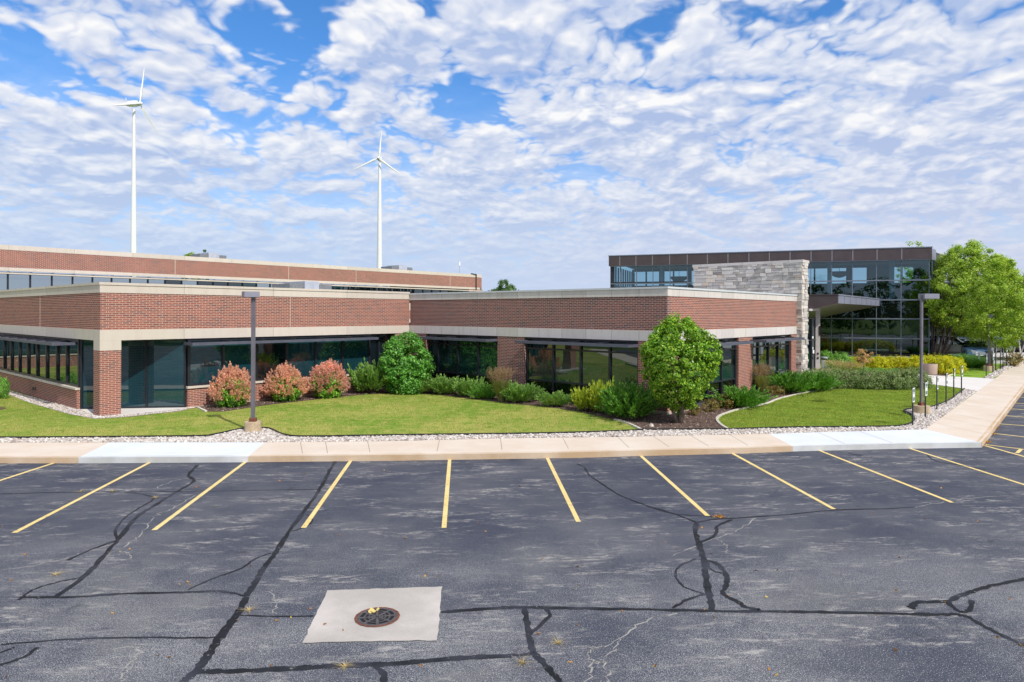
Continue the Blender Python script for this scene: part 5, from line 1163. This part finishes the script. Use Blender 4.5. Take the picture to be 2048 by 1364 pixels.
def grass_clump(seed, n, h, r, mb_, mp, plumes, name='ornamental_grass', lean=.5, wid=.012):
    global rng
    rng = np.random.default_rng(seed); o = empty(name, (0, 0, 0), 'x', 'grass'); a = rng.uniform(0, 2*np.pi, n); b0 = rng.uniform(0, .22, n)*r; ln = rng.uniform(0, lean, n)*r*1.6; hh = h*rng.uniform(.55, 1., n)
    rows_ = []
    S = 4; t = np.linspace(0, 1, S+1); V_ = []; Fc = []
    ca, sa = np.cos(a), np.sin(a)
    for k, tt in enumerate(t):
        rad = b0+ln*tt**1.8; z = hh*(tt-.16*tt**3); w = wid*(1-tt*.85); cx, cy = ca*rad, sa*rad
        V_.append(np.stack([np.stack([cx-sa*w, cy+ca*w, z], 1), np.stack([cx+sa*w, cy-ca*w, z], 1)], 1))
    V_ = np.stack(V_, 1).reshape(n, (S+1)*2, 3)
    for k in range(S): Fc.append([2*k, 2*k+1, 2*k+3, 2*k+2])
    Fc = np.array(Fc); f = (Fc[None]+(np.arange(n)*(S+1)*2)[:, None, None]).reshape(-1, 4); npmesh('blades', V_.reshape(-1, 3), f, mb_, o)
    if plumes:
        P, Dd = [], []
        for k in range(plumes):
            i = rng.integers(n); m = 34; t = rng.random(m); rad = (b0[i]+ln[i]*(.85+.3*t)); P.append(np.stack([ca[i]*rad, sa[i]*rad, h*rng.uniform(.72, 1.06)+t*.2*h], 1)+rng.normal(size=(m, 3))*.035); Dd.append(np.stack([ca[i]+rng.normal(size=m)*.6, sa[i]+rng.normal(size=m)*.6, np.ones(m)*1.], 1))
        P = np.concatenate(P); Dd = np.concatenate(Dd); v, f = dir_quads(P, Dd, rng.uniform(.03, .08, len(P)), rng.uniform(.008, .018, len(P))); npmesh('plumes', v, f, mp, o)
    return o
G1 = grass_clump(61, 1500, 1.25, 1., L_grs, L_plume, 190)
g = spot(1003, 806, .5); place(G1, True, g, 0, (.72, .72, 1.02), 'tan ornamental grass clump in front of the brick pier under the left sunshade', 'ornamental grasses')
g = spot(1524, 792, .4); place(G1, False, g, 1, (.62, .62, 1.0), 'reddish ornamental grass clump between the two right-hand windows', 'ornamental grasses')
G2 = grass_clump(62, 900, .9, 1.1, L_grs, L_plume2, 150, lean=.7)
for i, (x, y, s, lab) in enumerate(((1686, 752, .85, 'straw coloured grass in front of the light green shrub'), (1655, 757, .55, 'small dry grass tuft near the stone wall'), (1703, 751, .7, 'straw grass beside the pink standard tree'))): place(G2, i == 0, spot(x, y, .2), i, s, lab, 'dry grasses by the entry path')
G3 = grass_clump(63, 420, .75, 1.1, L_lily, None, 0, 'daylily', .9, .016)
for i, (x, y) in enumerate(((1918, 733), (1930, 735), (1941, 736), (1952, 735), (1963, 733), (1925, 727), (1938, 728), (1949, 728))): place(G3, i == 0, spot(x, y, 0), i*.8, random.uniform(.9, 1.25), 'green lily clump by the white board, %s' % ['left end, farthest left', 'second from the left', 'middle, left of the board', 'right beside the board post', 'rightmost, right of the board', 'behind the leftmost one', 'behind the middle', 'behind the board post'][i], 'daylily clumps')

def leafshrub(seed, m, ncl, nl, ls, prof, name='shrub', lump=.12, cr_=.2, stem=bark_d):
    o = empty(name, (0, 0, 0), 'x', 'shrub'); v, f = crown(prof, ncl, nl, cr_, ls, seed, (1, 1), .2, lump, .4); npmesh('foliage', v, f, m, o)
    mb = MB()
    for k in range(5): a = k*1.26; mb.tube([(0, 0, -.05), (math.cos(a)*.25, math.sin(a)*.25, .3), (math.cos(a)*.45, math.sin(a)*.45, .6)], [.02, .014, .007], 5)
    mb.build('stem', stem, o); return o
pr1 = [(.02, .8), (.25, .98), (.55, .92), (.8, .6), (.95, .3)]
SG = leafshrub(71, L_grey, 190, 46, .065, pr1, 'shrub', .15, .2); SY = leafshrub(72, L_yel, 170, 44, .075, pr1, 'golden_shrub', .15, .2); SM = leafshrub(73, L_mid, 190, 40, .085, pr1, 'shrub', .12, .2)
dd = ['at the left end by the stone wall', 'second along the row', 'in front of the litter bin', 'below the straw grasses', 'below the pink standard tree', 'sixth along the row', 'left of the half hidden planter', 'at the right end by the lamp pole']
for i, (x, y, w, h_) in enumerate(((1626, 776, 64, 34), (1655, 778, 62, 38), (1684, 779, 62, 38), (1712, 780, 62, 36), (1741, 781, 62, 38), (1770, 781, 60, 37), (1799, 781, 60, 40), (1829, 780, 58, 42))):
    g = spot(x, y, .9); ww, hh = szpx(w, h_, g); place(SG, i == 0, g, i*1.1, (ww/1.95, ww/2.0, hh/.98), 'grey-green shrub of the long right row, %s' % dd[i], 'grey-green shrubs behind the right lawn')
yy = ['first from the pink standard tree', 'second from the pink standard tree', 'third from the pink standard tree', 'fourth, left of the lamp pole', 'fifth, behind the lamp pole', 'sixth, behind the round planter', 'seventh, right of the round planter', 'last and brightest, nearest the board']
for i, (x, y, w, h_) in enumerate(((1714, 741, 40, 26), (1742, 742, 42, 26), (1765, 744, 46, 30), (1790, 744, 48, 30), (1818, 746, 46, 32), (1846, 748, 48, 36), (1880, 750, 54, 38), (1906, 748, 46, 34))):
    g = spot(x, y, 1.); ww, hh = szpx(w, h_, g); place(SY, i == 0, g, i*1.3, (ww/1.95, ww/2.0, hh/.98), 'golden leaved shrub behind the path, %s' % yy[i], 'golden shrubs in front of the lobby')
for i, (x, y, w, h_, lab) in enumerate(((1681, 740, 50, 34, 'light green rounded shrub right of the litter bin'), (1652, 728, 30, 26, 'green shrub behind the litter bin'), (1728, 749, 34, 14, 'low green mound beside the entry path, left one'), (1758, 751, 34, 14, 'low green mound beside the entry path, middle one'), (1786, 753, 32, 15, 'low green mound beside the entry path, right one'), (-6, 800, 40, 46, 'green shrub cut by the left edge of the photo'))):
    g = spot(x, y, .6); ww, hh = szpx(w, h_, g); place(SM, i == 0, g, i*1.7, (ww/1.95, ww/2.0, hh/.98), lab, 'green shrubs')
SS = leafshrub(74, leaf_mat('spirea_leaf', [(0, (.12, .13, .03)), (.6, (.26, .22, .05)), (1, (.38, .2, .07))], .3), 60, 22, .05, [(.02, .25), (.15, .36), (.35, .34), (.5, .18)], 'spirea', .25, .12)
for i, (x, y, s, lab) in enumerate(((1388, 831, .8, 'smallest spirea beside the pear tree trunk'), (1418, 824, 1.0, 'middle spirea of three on the open mulch'), (1448, 817, 1.15, 'largest spirea, just left of the blue-green juniper'), (1541, 792, .9, 'spirea left one of the pair below the red grass'), (1556, 790, .9, 'spirea right one of the pair beside the broad juniper'), (1752, 766, .9, 'reddish spirea in front of the entry path'), (2026, 733, 1.9, 'yellow-green tuft beside the far mulch bed'))):
    place(SS, i == 0, spot(x, y, .1), i, s, lab, 'small spireas in the mulch')
hs = spot(1727, 752, .3); st = empty('hydrangea_standard', hs, 'small standard tree with a pink and orange flower head among the golden shrubs', 'tree')
mb = MB(); mb.tube([(0, 0, 0), (.02, 0, .6), (0, 0, .95)], .03, 6); mb.build('trunk', bark_d, st)
v, f = crown([(.8, .3), (1.1, .52), (1.4, .45), (1.62, .2)], 60, 34, .14, .075, 81); npmesh('foliage', v, f, leaf_mat('standard_flowers', [(0, (.16, .24, .03)), (.35, (.25, .30, .05)), (.4, (.60, .28, .16)), (1, (.72, .42, .30))]), st)

# trees whose tops show over the roofs
def fartree(px, dist, top_y, w, label, seed, m=L_far, ncl=120, nl=60, prof=None, sq=(1, 1)):
    X, Z = ray(px, top_y); top = H+Z*dist; W_ = w*mpp(dist)/2; o = empty('tree', (X*dist, dist, 0), label, 'tree', 'treetops beyond the roofs')
    v, f = crown([(top*.3, W_*.6), (top*.5, W_), (top*.72, W_*1.02), (top*.88, W_*.72), (top, W_*.2)], ncl, nl, W_*.22, W_*.075+.06, seed, sq); npmesh('crown', v, f, m, o)
    mb = MB(); mb.tube([(0, 0, 0), (0, 0, top*.35), (.1, .1, top*.7)], [W_*.09, W_*.06, W_*.02], 8); mb.build('trunk', bark_m, o); return o
fartree(1008, 120, 561, 56, 'dark treetop in the gap right of the brick block', 91, ncl=200); fartree(380, 78, 501, 42, 'leafy treetop beside the rooftop unit', 92, L_birch); fartree(409, 90, 499, 22, 'small treetop behind the rooftop unit', 93)
for i, (x, lab) in enumerate(((237, 'dark twiggy treetop left of the near turbine'), (273, 'dark twiggy treetop against the near turbine tower'), (297, 'dark twiggy treetop right of the near turbine'))): fartree(x, 82, 497.5 if i == 1 else 501, 10, lab, 95+i, L_birch_d, 34, 20)

# cars and the buildings beyond
def car(label, g, yaw, paint, kind='sedan', scale=1.):
    o = empty('parked_car', g, label, 'car', 'cars in the far lot', yaw); o.scale = (scale,)*3
    L, W_, Ht = (4.7, 1.85, 1.45) if kind == 'sedan' else (4.7, 1.92, 1.72)
    if kind == 'sedan': st = [(-2.35, .35, .62, .62), (-2.2, .28, .86, .86), (-1.75, .22, .95, .98), (-1.15, .2, .98, 1.36), (-.5, .2, .96, 1.45), (.2, .2, .94, 1.43), (.75, .2, .93, 1.18), (1.1, .2, .92, .96), (1.9, .22, .82, .84), (2.25, .28, .68, .68), (2.35, .38, .55, .55)]
    else: st = [(-2.35, .38, .8, .8), (-2.25, .3, 1.0, 1.25), (-1.9, .25, 1.05, 1.62), (-1.1, .24, 1.05, 1.72), (-.3, .24, 1.03, 1.73), (.4, .24, 1.02, 1.66), (.95, .24, 1.0, 1.25), (1.2, .24, 1.0, 1.04), (1.9, .25, .94, .95), (2.25, .3, .8, .8), (2.35, .4, .62, .62)]
    def sec(x, zb, zw, zr):
        t = 1-max(0, abs(x)-1.7)*.28; w = W_/2*t; wi = w*.78; return [(x, -w*.92, zb), (x, -w, zb+.2), (x, -w*.99, zw-.05), (x, -w*.93, zw), (x, -wi, zr-.03 if zr > zw+.05 else zw+.002), (x, -wi*.8, zr), (x, wi*.8, zr), (x, wi, zr-.03 if zr > zw+.05 else zw+.002), (x, w*.93, zw), (x, w*.99, zw-.05), (x, w, zb+.2), (x, w*.92, zb)]
    S = [sec(*s) for s in st]; mb = MB(); gl = MB()
    for a, b, sa, sb in zip(S, S[1:], st, st[1:]):
        for k in range(11):
            glassy = (k in (3, 7) and (sa[3] > sa[2]+.1 and sb[3] > sb[2]+.1)) or (k in (3, 4, 5, 6, 7) and abs((sb[3]-sa[3])) > .16)
            (gl if glassy else mb).face([a[k], b[k], b[k+1], a[k+1]])
        mb.face([a[11], b[11], b[0], a[0]])
    mb.face(S[0]); mb.face(list(reversed(S[-1]))); mb.build('body', paint, o, smooth=False)
    gl.build('windows', glass_dark, o)
    for x in (-1.42, 1.42):
        for y in (-1, 1):
            w = MB(); n = 18; r = .335; yy0, yy1 = y*(W_/2-.2), y*(W_/2+.01)
            for k in range(n):
                a, b = 2*math.pi*k/n, 2*math.pi*(k+1)/n; w.face([(x+math.cos(a)*r, yy0, .34+math.sin(a)*r), (x+math.cos(b)*r, yy0, .34+math.sin(b)*r), (x+math.cos(b)*r, yy1, .34+math.sin(b)*r), (x+math.cos(a)*r, yy1, .34+math.sin(a)*r)])
            w.face([(x+math.cos(2*math.pi*k/n)*r, yy1, .34+math.sin(2*math.pi*k/n)*r) for k in range(n)]); wo = w.build('wheel', black_m, o)
            w = MB(); yo = yy1+y*.012
            w.face([(x+math.cos(2*math.pi*k/n)*r*.56, yo, .34+math.sin(2*math.pi*k/n)*r*.56) for k in range(n)]); w.build('rim', hvac_d, wo)
    for y in (-1, 1):
        h = MB(); h.box((2.2, y*(W_/2-.33), .66 if kind == 'sedan' else .82), (.2, .42, .13)); h.build('headlight', glass_sky, o)
        h = MB(); h.box((-2.27, y*(W_/2-.28), .8), (.12, .34, .14)); h.build('tail_light', plain('tail_red', (.3, .01, .01), .3) if 'tail_red' not in MATS else MATS['tail_red'], o)
    h = MB(); h.box((2.36, 0, .42), (.03, .5, .13)); h.build('number_plate', white_m, o)
    h = MB(); h.box((2.33, 0, .56), (.06, 1.0, .16)); h.box((2.30, 0, .30), (.1, 1.5, .14)); h.build('grille', black_m, o)
    return o
cb = plain('car_blue', (.10, .19, .34), .25, .3, .03); cs = plain('car_silver', (.42, .40, .37), .25, .4, .03); cw_ = plain('car_white', (.7, .7, .7), .25, 0, .03); ck = plain('car_black', (.012, .012, .014), .2, .2, .03); cg = plain('car_grey', (.10, .10, .11), .25, .3, .03)
car('blue car facing the camera under the birch', spot(1951, 721, 2.6), R(-118), cb)
car('silver car behind the dark birch stems', spot(1898, 717, 3.), R(-35), cs, 'suv')
car('white car in the gap between the lobby and birch stems', spot(1853, 714, 3.), R(-40), cw_)
car('pale car parked behind the silver one', spot(1926, 705, 2.), R(-150), cs)
car('dark grey car right of the blue one', spot(1986, 706.5, 1.5), R(-160), cg)
car('black sport utility car with bright alloy wheel at the right edge', spot(2034, 706.5, 2.2), R(186), ck, 'suv', 1.25)
wl = empty('boundary_wall', (0, 0, 0), 'pale beige wall behind the far cars', 'wall'); mb = MB(); p0, p1 = G(1900, 699).xy, G(2110, 703).xy; mb.strip(p0, p1, -.2, 2.6, 0, .3); mb.build('wall', concrete_m, wl)
mb = MB(); mb.strip(p0, p1, 2.6, 2.72, .06, .36); mb.build('coping', lime, wl)
fartree(2075, 95, 560, 120, 'dark tree beyond the lot at the right edge', 101, L_far, 220, 60); fartree(1832, 84, 483, 66, 'birch top rising behind the lobby roof corner', 104, L_birch, 200, 60); fartree(1930, 120, 600, 160, 'tree far behind the birches', 102, L_far, 220, 60); fartree(1830, 130, 600, 120, 'tree far behind the glass lobby', 103, L_far, 160, 50)

# ------------------------------------------------------------------ ground litter, lawn blades, bark
def scatter_px(n, x0, x1, y0, y1, dz): return [G(random.uniform(x0, x1), random.uniform(y0, y1), dz) for _ in range(n)]
def leafpile(pts, size, name, label, m=L_dry):
    P = np.array([tuple(p) for p in pts]); n = len(P); P[:, 2] += rng.uniform(.004, .03, n); nr = rng.normal(size=(n, 3))*.5+np.array([0, 0, 1]); v, f = leaf_quads(P, nr, size*rng.uniform(.6, 1.3, n), .6, .5); return tag(npmesh(name, v, f, m), label, 'leaves', kind='stuff')
pts = []
for cx, cy, w, n in ((110, 923, 30, 90), (507, 919, 14, 50), (1430, 903, 30, 50), (1358, 906, 10, 20), (1510, 900, 20, 40), (1808, 890, 22, 110), (1974, 884, 8, 60), (1984, 868, 8, 60), (1992, 857, 6, 40), (1438, 1034, 14, 60), (750, 913, 16, 30)):
    for _ in range(n): pts.append(G(cx+random.gauss(0, w/2), cy+random.gauss(0, 1.2), LOTZ))
leafpile(pts, .055, 'fallen_leaves', 'small drifts of orange leaves along the kerb')
pts = scatter_px(70, 0, 2048, 930, 1360, LOTZ)+[G(x, y, LOTZ) for x, y in ((1310, 1334), (1308, 1333), (841, 1331), (501, 1135), (1155, 1134), (1512, 1141), (1554, 1141), (1793, 1183), (2020, 1199), (1503, 1067))]
leafpile(pts, .065, 'fallen_leaves', 'single fallen leaves scattered over the asphalt')
lf = empty('fallen_leaf', G(747, 1227, LOTZ), 'yellow leaf lying on the drain grate', 'leaf'); P = np.array([(rng.normal()*.04, rng.normal()*.02, .03+.01*k) for k in range(4)]); v, f = leaf_quads(P, np.array([[.1, -.2, 1]]*4)+rng.normal(size=(4, 3))*.3, np.array([.1, .12, .09, .08]), .7); npmesh('blade', v, f, plain('yellow_leaf', (.62, .47, .16), .7), lf)
# weeds in the cracks
WD = grass_clump(120, 34, .05, .11, L_plume2, None, 0, 'weed', 1.2, .004)
for i, (x, y, lab) in enumerate(((311, 996, 'dry weed in the crack below the second painted line'), (498, 1221, 'brown weed where three crack seals meet'), (1045, 1326, 'dry weed left of the bottom crack seal junction'), (225, 983, 'straw weed left of the third painted line'), (160, 984, 'straw weed on the second painted line'), (112, 1150, 'faint weed left of the long crack seal'), (1116, 1287, 'small weed right of the short crack seal'), (690, 1334, 'small weed on the lower crack seal'))): place(WD, i == 0, G(x, y, LOTZ), i, 1.1, lab, 'weeds growing in the asphalt cracks')
# lawn blades
def blades(polys, n, label):
    X, Y = [], []
    for pl, holes, w in polys:
        xs = [p[0] for p in pl]; ys = [p[1] for p in pl]; m = int(n*w); x = rng.uniform(min(xs), max(xs), m*3); y = rng.uniform(min(ys), max(ys), m*3); ok = inside(x, y, pl)
        for h in holes: ok &= ~inside(x, y, h)
        X.append(x[ok][:m]); Y.append(y[ok][:m])
    x = np.concatenate(X); y = np.concatenate(Y); m = len(x); z = np.array([zg(a, b) for a, b in zip(x, y)]); a = rng.uniform(0, 6.28, m); w = rng.uniform(.006, .012, m); h = rng.uniform(.025, .06, m)
    ln = rng.normal(size=(m, 2))*.02; v = np.stack([np.stack([x-np.cos(a)*w, y-np.sin(a)*w, z-.005], 1), np.stack([x+np.cos(a)*w, y+np.sin(a)*w, z-.005], 1), np.stack([x+ln[:, 0], y+ln[:, 1], z+h], 1)], 1).reshape(-1, 3)
    return tag(npmesh('grass', v, np.arange(3*m).reshape(m, 3), L_lawn), label, 'grass', kind='stuff')
lawnL = PX([(-200, 878), (0, 877), (260, 875.5), (400, 874), (456, 865), (482, 859.5), (530, 857.5), (564, 869.5), (590, 874), (690, 874), (800, 872), (1106, 868), (1273, 862.5), (1240, 843), (1200, 834), (1150, 823), (1080, 813), (1020, 809), (960, 801), (880, 791), (800, 786), (720, 791), (660, 797), (570, 807), (520, 813), (450, 824), (376, 824), (300, 830), (190, 840), (140, 831), (60, 808), (-60, 765), (-200, 720)])
lawnR = PX([(1459, 859.5), (1600, 856), (1758, 854.6), (1822, 847.5), (1828, 840), (1806, 825), (1825, 818.5), (1856, 816), (1888, 806), (1906, 795.7), (1928, 778.5), (1856, 769), (1845, 777), (1800, 780), (1700, 777), (1620, 783), (1560, 798), (1500, 814), (1445, 830), (1436, 842)])
blades([(lawnL, [], .62), (lawnR, [], .38)], 260000, 'short mown grass of the two front lawns')
def chips(poly, n):
    xs = [p[0] for p in poly]; ys = [p[1] for p in poly]; x = rng.uniform(min(xs), max(xs), n*4); y = rng.uniform(min(ys), max(ys), n*4); ok = inside(x, y, poly); x = x[ok][:n]; y = y[ok][:n]; m = len(x)
    P = np.stack([x, y, np.array([zg(a, b) for a, b in zip(x, y)])+rng.uniform(.012, .04, m)], 1); v, f = leaf_quads(P, rng.normal(size=(m, 3))*.45+np.array([0, 0, 1]), rng.uniform(.04, .1, m), .35); return tag(npmesh('bark_mulch', v, f, chip_m), 'brown bark chips covering the planting beds', 'mulch', kind='stuff')
chips(bed_poly, 26000)
mb = MB(); rk = empty('rock', G(1303, 853), 'small white rock on the mulch left of the pear tree trunk', 'rock'); mb.cyl((0, 0), .1, .05, 0, .1, 7); mb.build('stone', stone_m, rk, smooth=True)

# wood beyond the lot, behind the viewer: it is what the tall windows mirror
def wood():
    parts = []
    for k in range(26):
        x = -75+k*6.3+random.uniform(-2, 2); y = -44+random.uniform(-5, 5)-abs(x-10)*.05; hh = random.uniform(9, 15); w = random.uniform(3.5, 5.5)
        v, f = crown([(1.0, w*.7), (hh*.3, w), (hh*.65, w*.95), (hh*.9, w*.5), (hh, .4)], 70, 26, w*.32, .75, 200+k); parts.append((v+np.array([x, y, 0]), f))
    v, f = join(parts); return tag(npmesh('woods', v, f, L_far), 'far line of green trees across the parking lot, mirrored in the windows', 'woods', kind='stuff')
wood()
